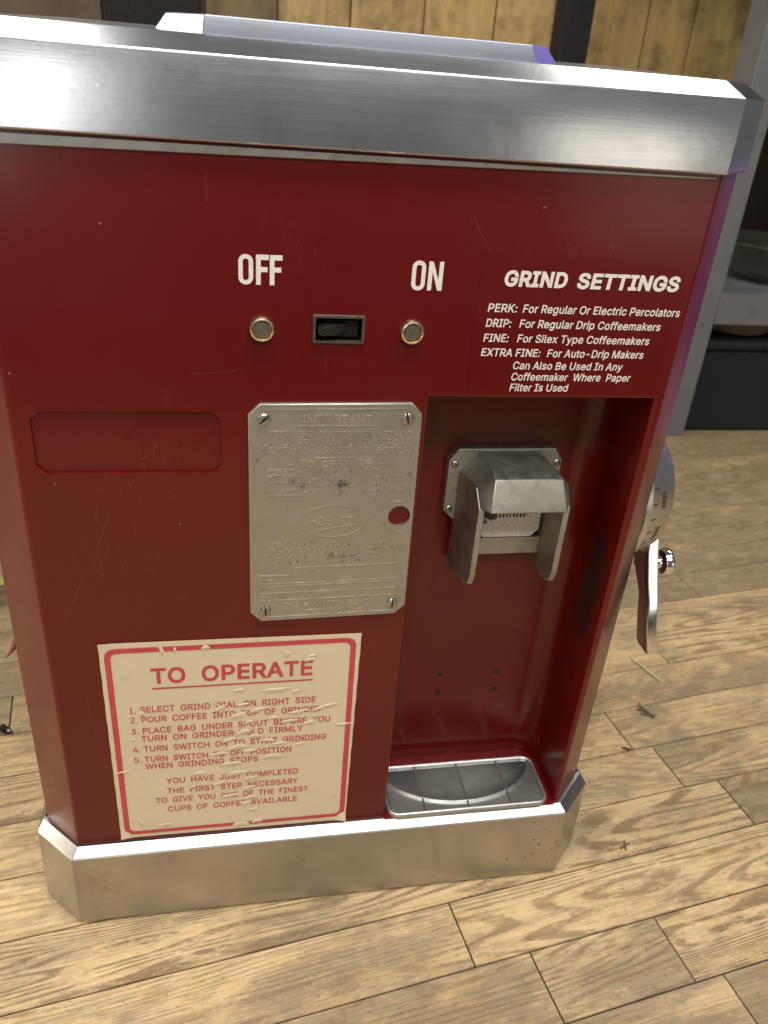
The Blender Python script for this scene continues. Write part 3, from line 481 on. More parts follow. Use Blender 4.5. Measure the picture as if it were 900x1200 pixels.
# ================================================================ SETTING: floor
TH = math.radians(8.0); CU, SU = math.cos(TH), math.sin(TH); PW = 0.1318; V0 = 0.610
fixed = {0: [0.63, 0.899], 1: [0.522], 2: [1.255], 3: [1.165], 4: [1.113]}
tones = {(0, 0): (0.72, .7), (0, 1): (0.68, .8), (0, 2): (0.86, 1.0), (1, 0): (0.82, .6), (1, 1): (0.88, .8), (2, 0): (0.80, 1.0), (2, 1): (0.60, .7), (3, 0): (0.86, .45), (3, 1): (0.72, .7), (4, 0): (0.80, .5), (4, 1): (0.78, .5), (-1, 0): (0.74, .8), (-1, 1): (0.80, 1.0), (-1, 2): (0.82, 1.0)}
fv, ff, fa, fu = [], [], [], []
for k in range(-14, 46):
    va, vb = V0 + PW * k, V0 + PW * (k + 1)
    if k in fixed:
        ends = [-2.6 - rnd.random(), -1.0 - 0.5 * rnd.random()] + fixed[k] + [fixed[k][-1] + 1.1 + rnd.random()]
        first = 1
    else:
        ends = [-3.2 + rnd.random()]; first = 0
    while ends[-1] < 6.5: ends.append(ends[-1] + 0.75 + 1.2 * rnd.random())
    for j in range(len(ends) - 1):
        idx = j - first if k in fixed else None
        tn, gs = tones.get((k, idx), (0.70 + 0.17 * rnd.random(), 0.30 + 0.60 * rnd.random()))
        if k >= 8: tn = min(tn, 0.42 + 0.2 * rnd.random())  # far rows toned down, painting in the shade towards the rack
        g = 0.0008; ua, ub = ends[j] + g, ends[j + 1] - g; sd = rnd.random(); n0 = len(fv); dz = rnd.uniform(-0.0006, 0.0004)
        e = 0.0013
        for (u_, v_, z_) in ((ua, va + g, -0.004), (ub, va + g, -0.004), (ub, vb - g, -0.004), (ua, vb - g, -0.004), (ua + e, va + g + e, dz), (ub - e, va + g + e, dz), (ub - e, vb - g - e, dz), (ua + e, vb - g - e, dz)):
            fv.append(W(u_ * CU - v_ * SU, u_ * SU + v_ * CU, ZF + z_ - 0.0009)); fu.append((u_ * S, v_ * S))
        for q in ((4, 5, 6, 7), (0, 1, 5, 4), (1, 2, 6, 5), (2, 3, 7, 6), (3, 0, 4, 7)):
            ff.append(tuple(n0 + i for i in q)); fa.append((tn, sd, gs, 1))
nsheet = len(fv)
for (a, b) in ((-4, -3), (8, -3), (8, 9), (-4, 9)): fv.append(W(a, b, ZF - 0.0035)); fu.append((0, 0))
ff.append((nsheet, nsheet + 1, nsheet + 2, nsheet + 3)); fa.append((0, 0, 0, 1))
me = bpy.data.meshes.new('floor'); me.from_pydata(fv, [], ff); me.materials.append(M['floor']); me.materials.append(M['under'])
me.polygons[len(ff) - 1].material_index = 1
me.uv_layers.new(name='UVMap'); me.color_attributes.new('plank', 'FLOAT_COLOR', 'CORNER'); ul = me.uv_layers['UVMap']; al = me.color_attributes['plank']
for p in me.polygons:
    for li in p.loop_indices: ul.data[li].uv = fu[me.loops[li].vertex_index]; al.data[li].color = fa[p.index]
fl = bpy.data.objects.new('floor', me); COL.objects.link(fl); fl['kind'] = 'structure'

# ================================================================ GRINDER
grinder = empty('coffee_grinder', GR, 'red and silver countertop coffee grinder standing on the worn plank floor', 'coffee grinder')
XL, XR, ZT, ZB = -0.273, 0.607, -0.082, -1.214
XRT = 0.6155                 # the panel is slightly wider at the top
AL, AR, AT, YB = 0.266, 0.600, -0.386, 1.140
r = 0.0045
# ---- body
b = MB(); N = 5
slot = oct2(-0.2495, -0.013, -0.4965, -0.4085, 0.0115)
def alc(off, y): return [(AL - off, y, ZB), (AL - off, y, AT + off), (AR + off, y, AT + off), (AR + off, y, ZB)]
sw = [(0.1075, -0.309), (0.1675, -0.309), (0.1675, -0.279), (0.1075, -0.279)]
front = [(XL + 0.006, ZB), (AL - r, ZB), (AL - r, AT + r), (AR + r, AT + r), (AR + r, ZB), (XR - 0.0026, ZB), (XRT - 0.0026, ZT), (XL + 0.006, ZT)]
b.flat([front, slot, sw], 1.0)
b.loft([alc(r * (1 - math.sin(a)), 1 + r * (1 - math.cos(a))) for a in [math.pi / 2 * i / N for i in range(N + 1)]], closed=False)
# recessed slot and switch hole
def inset_slot(d): return [(x + (d if x < -0.13 else -d), z + (d if z < -0.45 else -d)) for x, z in slot]
b.loft([[(x, 1.0, z) for x, z in slot], [(x, 1.0045, z) for x, z in slot]]); b.flat([slot], 1.0045)
b.loft([[(x, 1.0, z) for x, z in sw], [(x, 1.012, z) for x, z in sw]])
# outer shell: rounded front/chamfer edges
o8 = octo(XL, XR, 1.0, 1.85, 0.063)
def footp(xr): return round_poly([(XL, 1.0), (XL - 0.063, 1.063), (XL - 0.063, 1.787), (XL, 1.85), (xr, 1.85), (0.670, 1.787), (0.670, 1.063 - (xr - XR)), (xr, 1.0)], [0.0145, 0.012, .01, .01, .01, .01, 0.008, 0.0063], 5)
b.loft([lift(footp(XR), ZB), lift(footp(XRT), ZT)], closed=False)
b.add(lift(footp(XRT), ZT), [tuple(range(len(footp(XRT))))])
# alcove interior
RC = 0.042; inner = [(AL, 1 + r)]
inner += [(AL + RC - RC * math.cos(a), YB - RC + RC * math.sin(a)) for a in [math.pi / 2 * i / 8 for i in range(9)]]
inner += [(AR - RC + RC * math.sin(a), YB - RC + RC * math.cos(a)) for a in [math.pi / 2 * i / 8 for i in range(9)]]
inner += [(AR, 1 + r)]
b.loft([lift(inner, ZB), lift(inner, AT)], closed=False)
b.add(lift(inner, AT), [tuple(range(len(inner)))])
tp = rrect(.2725 + .004, .5870 - .004, .9935 + .004, 1.1120 - .004, .018, 5)
tri = tessellate_polygon([[Vector((p_, q_, 0)) for p_, q_ in lp] for lp in ([(AL, .9945), (AR, .9945), (AR, YB), (AL, YB)], tp)])
b.add([(p_, q_, -1.2132) for lp in ([(AL, .9945), (AR, .9945), (AR, YB), (AL, YB)], tp) for p_, q_ in lp], [tuple(t_) for t_ in tri])
body = b.build('body', M['red'], grinder, recalc=False)
for x, z in ((0.3825, -1.000), (0.3825, -1.0435), (0.496, -1.0010), (0.4965, -1.0445)):
    hl = MB(); hl.lathe([(0.0062, 0.0006), (0.0058, -0.0010), (0.0046, -0.0012), (0.0042, -0.0003), (0.0005, -0.0003)], (x, YB, z), 'Y', 18, 0); hl.build('bolt_hole', M['dark'], body)
# ---- trim strip and shadow gap under the cap
t = MB()
zt = lambda x: -0.0875; zl = lambda x: -0.1005 + 0.0095 * (x - XL) / (XR - XL)
t.loft([[(XL - .003, .9965, zl(XL)), (XR, .9965, zl(XR)), (XR, .9965, -0.0885), (XL - .003, .9965, -0.0885)], [(XL - .003, 1.01, zl(XL)), (XR, 1.01, zl(XR)), (XR, 1.01, -0.0885), (XL - .003, 1.01, -0.0885)]], cap0=True)
t.build('trim_strip', M['trim'], grinder, bevel=0.0015)
# ---- cap
c = MB(); cx0, cx1, cyf, cyb, ct = -0.282, 0.6165, 0.9895, 1.86, 0.066
def caploop(d, z, rr): return lift(octo(cx0 + d * 0.42, cx1 - d * 0.42, cyf + d, cyb - d, ct, rr), z)
loops = [caploop(0.010, -0.0845, .004), caploop(0.002, -0.0845, .004), caploop(0.0, -0.0825, .004), caploop(0.0, -0.002, .004), caploop(0.001, 0.0005, .004), caploop(0.030, 0.0170, .004), caploop(0.033, 0.0185, .004), caploop(0.10, 0.0215, .004), caploop(0.22, 0.0265, .004), caploop(0.30, 0.028, .004)]
c.loft(loops, cap1=True)
cap = c.build('cap', M['cap'], grinder, smooth=22)
# ---- lid on top
l = MB()
def lid(xl, xr, yf, tl, tr_, z): return [(xl, yf, z), (xr, yf, z), (xr + tr_, yf + tr_, z), (xr + tr_, 1.6, z), (xl - tl, 1.6, z), (xl - tl, yf + tl, z)]
l.loft([lid(-0.022, 0.362, 1.034, 0.055, 0.040, 0.010), lid(-0.022, 0.362, 1.034, 0.055, 0.040, 0.0195), lid(-0.0195, 0.355, 1.0375, 0.043, 0.027, 0.0375)], cap1=True)
for i_, f_ in enumerate(l.f):
    if len(f_) == 4 and 1 in [q % 6 for q in f_] and 2 in [q % 6 for q in f_]: l.m[i_] = 1
l.build('hopper_lid', [M['lid'], M['violet']], cap, bevel=0.0014)  # right corner facet of the lid is coloured violet
# ---- base
c = MB(); bx0, bx1 = -0.283, 0.6205
def baseloop(d, z, fl=0.0): return lift(octo(bx0 + d * 0.42 - fl, bx1 - d * 0.42 + fl, 0.979 + d - fl, 1.88 - d, 0.068, .003), z)
c.loft([baseloop(0.010, ZF + 0.0004), baseloop(0.006, ZF + 0.0045), baseloop(0, ZF + 0.0065, 0.002), baseloop(0, -1.2275), baseloop(0.002, -1.2250), baseloop(0.0185, -1.2160), baseloop(0.0245, -1.2158), baseloop(0.0250, -1.3200)], cap0=True, cap1=True)
c.build('base', M['base'], grinder, smooth=20)

# ---- OFF / ON lettering (condensed bold)
def cond_O(mb, x0, x1, z0, z1, w, y):
    ring2(mb, rrect(x0, x1, z0, z1, (x1 - x0) * .48, 6), rrect(x0 + w, x1 - w, z0 + w, z1 - w, (x1 - x0 - 2 * w) * .48, 6), y)
def rect(mb, x0, x1, z0, z1, y): mb.add([(x0, y, z0), (x1, y, z0), (x1, y, z1), (x0, y, z1)], [(0, 1, 2, 3)])
YL = 0.9994
lt = MB(); z0, z1 = -0.2415, -0.2055
cond_O(lt, 0.0125, 0.0300, z0, z1, 0.0052, YL)
for xa in (0.0335, 0.0500):
    rect(lt, xa, xa + .0056, z0, z1, YL); rect(lt, xa + .0056, xa + .0152, z1 - .0062, z1, YL); rect(lt, xa + .0056, xa + .0138, -0.2260, -0.2200, YL)
lt.build('lettering', M['white'], grinder, recalc=False)
lt = MB(); cond_O(lt, 0.2265, 0.2440, z0 - .0005, z1 + .0005, 0.0052, YL); za, zb = z0, z1
rect(lt, 0.2475, 0.2529, za, zb, YL); rect(lt, 0.2612, 0.2666, za, zb, YL)
lt.add([(0.2529, YL, zb), (0.2529, YL, zb - .013), (0.2612, YL, za), (0.2612, YL, za + .013)], [(0, 1, 2, 3)])
lt.build('lettering', M['white'], grinder, recalc=False)
# ---- grind settings decal
d = MB()
dl = [(0.316, -0.386 + .008), (0.596, -0.386 + .008), (0.596, -0.193), (0.316, -0.193)]
d.loft([[(x, 1.0005, z) for x, z in dl], [(x, 0.9996, z) for x, z in dl]], cap1=True, mi=0)
YD = 0.9991
text(d, 'GRIND', 0.3485, 0.4340, -0.2330, 0.0205, YD, 1, 0.034, 0.07); text(d, 'SETTINGS', 0.4480, 0.5935, -0.2330, 0.0205, YD, 1, 0.034, 0.07)
rows = [('PERK:', .3315, .3715, 'For Regular Or Electric Percolators', .3795, .6045, -.2665), ('DRIP:', .3315, .3665, 'For Regular Drip Coffeemakers', .3780, .5810, -.2865), ('FINE:', .3310, .3660, 'For Silex Type Coffeemakers', .3780, .5695, -.3065), ('EXTRA FINE:', .3305, .4140, 'For Auto-Drip Makers', .4240, .5655, -.3262)]
for a, xa, xb, t_, xc, xd, zz in rows:
    text(d, a, xa, xb, zz, .0110, YD, 1, 0.016, 0.09); text(d, t_, xc, xd, zz, .0110, YD, 1, 0.014, 0.09)
for t_, xc, xd, zz in (('Can Also Be Used In Any', .378, .5385, -.3440), ('Coffeemaker  Where  Paper', .378, .5540, -.3600), ('Filter Is Used', .378, .4635, -.3755)):
    text(d, t_, xc, xd, zz, .0110, YD, 1, 0.014, 0.09)
o = d.build('grind_settings_decal', [M['decal'], M['white']], grinder, recalc=False); o['label'] = 'white printed list of grind settings above the alcove'

# ---- buttons
for x, z, lab in ((0.0405, -0.2955, None), (0.2330, -0.2950, None)):
    q = MB(); q.lathe([(0.0160, 0.001), (0.0160, -0.0035), (0.0148, -0.0075), (0.0125, -0.0085), (0.0116, -0.0072), (0.0112, -0.0025), (0.0100, -0.0024)], (x, 1, z), 'Y', 40)
    bt = q.build('indicator_stud', M['brass'], grinder)
    q = MB(); q.lathe([(0.0098, -0.0010), (0.0096, -0.0050), (0.0070, -0.0058), (0.001, -0.0060)], (x, 1, z), 'Y', 32); q.build('insert', M['insert'], bt)
# ---- rocker switch in its hole
q = MB(); out = rrect(0.1040, 0.1710, -0.3125, -0.2758, 0.002, 3); inn = rrect(0.1078, 0.1672, -0.3088, -0.2795, 0.001, 3)
q.loft([[(x, 1.0005, z) for x, z in out], [(x, 0.9975, z) for x, z in out], [(x, 0.9965, z) for x, z in [(a + (0.0006 if a < .137 else -.0006), c_ + (.0006 if c_ < -.294 else -.0006)) for a, c_ in out]], [(x, 0.9965, z) for x, z in inn], [(x, 1.008, z) for x, z in inn]])
swf = q.build('switch_frame', M['frame'], grinder)
q = MB(); q.loft([[(x, 1.002, z) for x, z in inn], [(x, 1.030, z) for x, z in inn]], cap1=True); q.box(0.1200, 0.1640, 1.010, 1.022, -0.3070, -0.2860); q.build('switch_well', M['black'], swf, bevel=.0006)
q = MB()
q.loft([[(0.148, 1.018, -0.3030), (0.148, 1.018, -0.2860), (0.148, 1.006, -0.2880), (0.148, 1.006, -0.3010)],
        [(0.131, 1.016, -0.3040), (0.131, 1.016, -0.2860), (0.131, 0.997, -0.2880), (0.131, 0.997, -0.3020)],
        [(0.117, 1.012, -0.3040), (0.117, 1.012, -0.2870), (0.117, 0.988, -0.2900), (0.117, 0.988, -0.3010)],
        [(0.1105, 1.010, -0.3000), (0.1105, 1.010, -0.2890), (0.1105, 0.991, -0.2920), (0.1105, 0.991, -0.2990)]], cap0=True, cap1=True)
q.build('toggle', M['black'], swf, bevel=.0012)

# ---- screws
def screw(x, y, z, rad, ang, parent, mat=None):
    q = MB(); h = rad * 0.5; n = 14; ca, sa = math.cos(ang), math.sin(ang); w = rad * 0.16
    for sg in (1, -1):
        lp = []
        for i in range(n + 1):
            a = math.asin(w / rad) + (math.pi - 2 * math.asin(w / rad)) * i / n; lp.append((rad * math.cos(a), sg * rad * math.sin(a)))
        def ring_(k, yy): return [(x + (p * k) * ca - (sg * w + (s_ - sg * w) * k) * sa, yy, z + (p * k) * sa + (sg * w + (s_ - sg * w) * k) * ca) for p, s_ in lp]
        q.loft([ring_(1, y), ring_(1, y - h * .5), ring_(.8, y - h * .85), ring_(.4, y - h)], cap1=True)
    q.lathe([(rad * .95, 0), (rad * .9, -h * .25)], (x, y, z), 'Y', 20, 1)
    return q.build('screw', [mat or M['steel'], M['slotdark']], parent)

# ---- name plate
YP = 0.9945
q = MB()
pl = [(0.0395, -0.7470), (0.2445, -0.7430), (0.2610, -0.7280), (0.2575, -0.4080), (0.2425, -0.3925), (0.0375, -0.3950), (0.0225, -0.4105), (0.0235, -0.7310)]
hole = [(0.2385 + 0.0165 * math.cos(a), -0.5680 + 0.0170 * math.sin(a)) for a in [2 * math.pi * i / 28 for i in range(28)]]
def shr(p, k): cx, cz = 0.1405, -0.570; return [(cx + (x - cx) * (1 - k / 0.118), cz + (z - cz) * (1 - k / 0.176)) for x, z in p]
q.loft([[(x, 1.0005, z) for x, z in pl], [(x, YP + .001, z) for x, z in pl], [(x, YP, z) for x, z in shr(pl, .001)]])
q.flat([shr(pl, .001), hole], YP); q.loft([[(x, YP, z) for x, z in hole], [(x, 0.9998, z) for x, z in hole]])
plate = q.build('instruction_plate', M['plate'], grinder, recalc=False)
e = MB(); D = 0.0006; Y0 = YP - 0.0001
def rline(x0, z0_, x1, z1_, w=0.0011):
    dx, dz = x1 - x0, z1_ - z0_; L_ = math.hypot(dx, dz); nx, nz = -dz / L_ * w / 2, dx / L_ * w / 2
    a = [(x0 + nx, z0_ + nz), (x1 + nx, z1_ + nz), (x1 - nx, z1_ - nz), (x0 - nx, z0_ - nz)]
    e.loft([[(x, Y0, z) for x, z in a], [(x, Y0 - D, z) for x, z in a]], cap1=True)
def T(s_, x0, x1, zz, h, bold=0.0): text(e, s_, x0, x1, zz, h, Y0, 0, bold, 0, 1.0, 0, D)
T('IMPORTANT', .0935, .1880, -.4215, .0115, 0.02); rline(.0870, -.4255, .1930, -.4255)
T('DETERMINE CUSTOMERS METHOD', .040, .2455, -.4430, .0095); T('OF  COFFEE  MAKING  BEFORE', .040, .2455, -.4550, .0095); T('SETTING  GRADE  SELECTOR', .040, .2450, -.4670, .0095)
rline(.113, -.4730, .170, -.4730)
T('–  TO  OPERATE  –', .075, .208, -.4868, .0095)
def worn_row(x0, x1, zz, h):            # lettering rubbed down to stray strokes
    x = x0
    while x < x1:
        w = h * rnd.uniform(.55, .8)
        if rnd.random() > .16:
            for _ in range(rnd.choice((1, 2, 2, 3))):
                k = rnd.random()
                if k < .4: xx = x + w * rnd.choice((.12, .5, .88)); rline(xx, zz + h * rnd.uniform(0, .3), xx, zz + h * rnd.uniform(.6, 1), .0008)
                elif k < .85: z_ = zz + h * rnd.choice((.06, .5, .94)); rline(x + w * .08, z_, x + w * rnd.uniform(.5, .95), z_, .0008)
                else: rline(x + w * .15, zz, x + w * .85, zz + h, .0008)
        x += w + h * .28
T('FIRST –', .0480, .0950, -.4975, .0075); worn_row(.100, .205, -.4975, .0072); rline(.048, -.4995, .088, -.4995)
T('TO START –', .0480, .1160, -.5085, .0070); worn_row(.122, .233, -.5085, .0068); rline(.048, -.5105, .112, -.5105); worn_row(.120, .205, -.5185, .0062)
T('TO STOP –', .0480, .1040, -.5285, .0070); worn_row(.110, .240, -.5285, .0068); rline(.048, -.5305, .100, -.5305)
el = lambda k: [(0.1405 + 0.0480 * k * math.cos(a), -0.5740 + 0.0265 * k * math.sin(a)) for a in [2 * math.pi * i / 40 for i in range(40)]]
e.loft([[(x, Y0, z) for x, z in el(1)], [(x, Y0 - D, z) for x, z in el(1)], [(x, Y0 - D, z) for x, z in el(.965)], [(x, Y0, z) for x, z in el(.965)]])
T('HOBART', .1090, .1700, -.5795, .0130, 0.0); rline(.118, -.5890, .172, -.5800)
T('NOTICE', .0450, .0760, -.6140, .0060); worn_row(.082, .240, -.6140, .0060)
for i in (1, 2, 3): worn_row(.0450, .2400 - (.05 if i == 3 else 0), -.6140 - .0098 * i, .0058)
T('TYPE NO.', .0930, .1230, -.6620, .0060)
for (x0, x1, za_, zb_) in ((.0370, .0800, -.6645, -.6645), (.0890, .2450, -.6515, -.6490), (.0370, .1380, -.6790, -.6780), (.1480, .2450, -.6780, -.6750), (.0370, .2430, -.6840, -.6800), (.0370, .2420, -.6960, -.6930), (.0370, .2400, -.7095, -.7060)):
    rline(x0, za_, x1, zb_)
for (x, za_, zb_) in ((.0370, -.7095, -.6645), (.0890, -.6640, -.6515), (.1380, -.6790, -.6660), (.1480, -.6780, -.6660), (.1010, -.7080, -.6840), (.1830, -.7080, -.6820)): rline(x, za_, x, zb_)
for s_, x0, x1, zz in (('SPEED', .040, .060, -.6760), ('MODEL', .153, .175, -.6745), ('MOTOR', .040, .062, -.6920), ('SERIAL', .106, .130, -.6905), ('AMP', .188, .204, -.6895), ('PHASE', .040, .062, -.7055), ('CYCLES', .106, .132, -.7040)): T(s_, x0, x1, zz, .0052)
T('THE  HOBART  MFG. CO.', .0720, .2160, -.7225, .0090); T('TROY, OHIO  U.S.A.', .110, .205, -.7350, .0070)
bd = shr([(0.0395, -0.7470), (0.2445, -0.7430), (0.2610, -0.7280), (0.2595, -0.6040)], .0075); bd2 = shr([(0.2585, -0.5340), (0.2575, -0.4080), (0.2425, -0.3925), (0.0375, -0.3950), (0.0225, -0.4105), (0.0235, -0.7310), (0.0395, -0.7470)], .0075)
for pth in (bd, bd2):
    for (a, c_) in zip(pth[:-1], pth[1:]): rline(a[0], a[1], c_[0], c_[1], .0010)
arc = [(0.2385 + 0.0255 * math.cos(a), -0.5680 + 0.0255 * math.sin(a)) for a in [math.radians(75 + 210 * i / 16) for i in range(17)]]
arc = [bd2[0]] + arc + [bd[-1]]
for (a, c_) in zip(arc[:-1], arc[1:]): rline(a[0], a[1], c_[0], c_[1], .0010)
e.build('raised_lettering', M['letter'], plate)
for x, z, a in ((.0430, -.4160, .75), (.2370, -.4145, 1.75), (.2400, -.7225, 1.45), (.0460, -.7280, 1.62)): screw(x, YP, z, .0085, a, plate)

# ---- TO OPERATE sticker
q = MB(); YS = 0.9990
st = [(-0.2015, -1.2060), (0.1920, -1.2085), (0.1970, -0.7815), (-0.2015, -0.7790)]
NX, NZ = 40, 42
def curl(u, w):     # lifted lower corners
    h = 0.0
    for (cu_, cw, a_) in ((1, 0, .006), (0, 0, .004), (0, 1, .0015)):
        dd = math.hypot((u - cu_) * 1.0, w - cw); h += a_ * max(0, 1 - dd / 0.07) ** 2
    return h
g_ = []
for j in range(NZ + 1):
    for i in range(NX + 1):
        u, w = i / NX, j / NZ
        x = (st[0][0] * (1 - u) + st[1][0] * u) * (1 - w) + (st[3][0] * (1 - u) + st[2][0] * u) * w; z = (st[0][1] * (1 - u) + st[1][1] * u) * (1 - w) + (st[3][1] * (1 - u) + st[2][1] * u) * w
        if i in (0, NX): x += 0.0003 * math.sin(j * 1.3 + i)
        g_.append((x, YS - curl(u, w), z))
q.add(g_, [(j * (NX + 1) + i, j * (NX + 1) + i + 1, (j + 1) * (NX + 1) + i + 1, (j + 1) * (NX + 1) + i) for j in range(NZ) for i in range(NX)])
YI = YS - 0.0006
ring2(q, rrect(-.1945, .1895, -1.1985, -.7895, .016), rrect(-.1855, .1805, -1.1905, -.7985, .010), YI, 1)
text(q, 'TO  OPERATE', -.1290, .1215, -.8615, .0310, YI, 1, 0.022); rect(q, -.1285, .1225, -.8725, -.8695, YI); q.m[-1] = 1
L = [('1.', -.1660, -.1570, 'SELECT  GRIND  DIAL  ON  RIGHT  SIDE', -.1500, .1285, -.9195), ('2.', -.1665, -.1545, 'POUR  COFFEE  INTO  TOP  OF  GRINDER', -.1490, .1370, -.9400), ('3.', -.1665, -.1545, 'PLACE  BAG  UNDER  SPOUT  BEFORE  YOU', -.1490, .1545, -.9640), (None, 0, 0, 'TURN  ON  GRINDER–HOLD  FIRMLY', -.1520, .1090, -.9815), ('4.', -.1670, -.1540, 'TURN  SWITCH  ON  TO  START  GRINDING', -.1500, .1485, -1.0040), ('5.', -.1670, -.1540, 'TURN  SWITCH  TO  OFF  POSITION', -.1500, .0905, -1.0275), (None, 0, 0, 'WHEN  GRINDING  STOPS', -.1500, .0345, -1.0440),
     (None, 0, 0, 'YOU  HAVE  JUST  COMPLETED', -.1185, .1035, -1.0810), (None, 0, 0, 'THE  FIRST  STEP  NECESSARY', -.1185, .1035, -1.1045), (None, 0, 0, 'TO  GIVE  YOU  ONE  OF  THE  FINEST', -.1380, .1215, -1.1260), (None, 0, 0, 'CUPS  OF  COFFEE  AVAILABLE', -.1195, .1025, -1.1485)]
for n_, xa, xb, t_, xc, xd, zz in L:
    if n_: text(q, n_, xa, xb, zz, .0122, YI, 1, 0.004)
    text(q, t_, xc, xd, zz, .0126, YI, 1, 0.013)
# raised wrinkles and bubbles where the print has flaked
def wrinkle(x, z, ln, wd, ang, h=.0009):
    ln *= .85 + .3 * rnd.random(); wd *= .9 + .8 * rnd.random()
    ca, sa = math.cos(ang), math.sin(ang); lps = []; n = 14; ph = rnd.random() * 6
    for k, (f_, hh) in enumerate(((1, 0), (.86, .30), (.68, .62), (.45, .87), (.2, .98), (.05, 1))):
        lp = []
        for i in range(n):
            a = 2 * math.pi * i / n; rr = 1 + .18 * math.sin(3 * a + ph) + .12 * math.sin(5 * a + 2 * ph)
            px, pz = ln * f_ * rr * math.cos(a), wd * f_ * rr * math.sin(a) + wd * .25 * hh; lp.append((x + px * ca - pz * sa, YI - .0002 - h * hh, z + px * sa + pz * ca))
        lps.append(lp)
    q.loft(lps, cap1=True)
for a in ((.062, -.888, .022, .0042, .05), (.095, -.893, .009, .003, .3), (.005, -.884, .012, .0022, .1), (-.033, -.905, .003, .008, .1), (-.028, -.921, .014, .003, .5), (.010, -.915, .009, .0024, .15), (.145, -.930, .030, .0032, .28), (.100, -.938, .018, .003, .2), (.035, -.928, .016, .0032, .25), (.004, -.938, .014, .0036, .3), (.060, -.947, .012, .0026, .1), (.020, -.953, .010, .0026, .4), (.085, -.957, .016, .003, .15), (.120, -.963, .012, .0026, .2), (.010, -.975, .016, .0034, .35), (-.012, -.990, .014, .0034, .3), (.030, -.985, .014, .003, .1), (.052, -.997, .012, .003, -.1), (.000, -1.008, .018, .0036, .2), (-.030, -1.020, .016, .0036, .15), (.020, -1.018, .012, .003, .1), (.070, -1.006, .014, .003, .1), (.105, -1.010, .010, .0024, .2), (.060, -1.035, .018, .0042, .05), (-.010, -1.045, .024, .0034, .05), (.000, -1.068, .018, .0032, .1), (.020, -1.083, .012, .0028, .3), (-.030, -1.089, .014, .0034, .4), (.018, -1.105, .014, .0034, .35), (-.015, -1.122, .018, .0034, .2), (.022, -1.129, .012, .003, .25), (.012, -1.144, .010, .004, .3), (.026, -1.160, .010, .003, .1), (-.062, -1.062, .014, .003, .1), (.002, -1.196, .018, .006, .2), (.034, -1.190, .010, .004, .3), (-.165, -1.170, .004, .008, .4), (-.125, -1.180, .014, .003, .05), (.080, -.815, .006, .006, .2), (.118, -.822, .010, .0024, .3), (.115, -.829, .009, .002, .2), (-.110, -.797, .003, .006, .2), (-.090, -.797, .002, .006, .2), (-.045, -.795, .006, .004, .2), (-.185, -1.046, .012, .002, .1), (.176, -.972, .012, .002, .05), (-.148, -.921, .006, .003, 1.0), (-.128, -.912, .004, .0022, 1.2), (-.165, -.975, .005, .002, .3), (-.075, -1.092, .008, .002, .6), (.17, -1.14, .003, .006, .1)):
    wrinkle(*a)
o = q.build('instruction_sticker', [M['paper'], M['ink']], grinder, recalc=False, smooth=50); o['label'] = 'cream wrinkled sticker with red printed operating steps'

# ---- spout (cast hood on the alcove's back wall)
cxs = 0.4395; q = MB(); YPf = 1.124
pp = [(0.3430, -0.6320), (0.3430, -0.5420), (0.3575, -0.5205), (0.5215, -0.5205), (0.5360, -0.5420), (0.5360, -0.6320), (0.5140, -0.6540), (0.3650, -0.6540)]
q.loft([[(x, YB + .001, z) for x, z in pp], [(x, YPf, z) for x, z in pp]], cap1=True)
spout = q.build('spout', M['spout'], grinder, bevel=.002)
q = MB()
YF = 1.030; zb = -0.5845; zl_ = -0.722
# outer hood: section loops front to back (open below, wall thickness by inner shell)
def sec(y, hw, zt_, ch, zlow, cx=cxs): return [(cx - hw, y, zlow), (cx - hw, y, zt_ - ch), (cx - hw + ch * .9, y, zt_), (cx + hw - ch * .9, y, zt_), (cx + hw, y, zt_ - ch), (cx + hw, y, zlow)]
outer = [sec(YPf + .002, .080, -.5235, .035, -.740, .4415), sec(1.066, .0765, -.5330, .026, -.740, .4525)]
q.loft(outer, closed=False)
fx0, fx1 = .3765, .5265
# front facets
A = outer[1]; f0, f1 = .3945, .5105
front_top = [(f0 + .004, YF + .020, -.5395), (f1 - .001, YF + .020, -.5395)]; low = [(fx0 + .001, 1.044, zb), (f0 - .004, YF - .005, zb), (f1 + .004, YF - .005, zb), (fx1 - .001, 1.044, zb)]
q.add([A[1], A[2], A[3], A[4], front_top[0], front_top[1], low[0], low[1], low[2], low[3]], [(1, 2, 5, 4), (0, 1, 4), (2, 3, 5), (0, 4, 7, 6), (5, 3, 9, 8), (4, 5, 8, 7)])
hood = q.build('hood', M['spout'], spout, recalc=True, smooth=20)
md = hood.modifiers.new('wall', 'SOLIDIFY'); md.thickness = .0095 * S; md.offset = -1
md = hood.modifiers.new('bevel', 'BEVEL'); md.width = .0016 * S; md.segments = 2; md.limit_method = 'ANGLE'; md.angle_limit = math.radians(25)
# side cheeks: front part from the hood's lower lip to the pointed feet
for sx in (-1, 1):
    q = MB(); x_f = .3765 if sx < 0 else .5265; x_b = .3710 if sx < 0 else .5265
    k = .0075 * (-sx)
    prof = [(1.0668, -.5605, 0.2), (1.0448, -.5850, 0.0), (1.0425, -.5900, 0.0), (1.0420, -.7110, 0.0), (1.0490, -.7300, 0.05), (1.0620, -.7330, .1), (YPf, -.7000, 1.0), (YPf, -.5560, 1.0)]
    def sd_(off): return [(x_f + (x_b - x_f) * max(0, (y - 1.042) / (YPf - 1.042)) + off, y, z) for y, z, _ in prof]
    q.loft([sd_(-sx * -.0006), sd_(-sx * .0095)], cap0=True, cap1=True)
    q.build('cheek', M['spout'], spout, bevel=.0014)
q = MB(); q.box(.3700, .5230, 1.108, 1.122, -.7110, -.6790); q.build('cross_bar', M['spout'], spout, bevel=.0015)
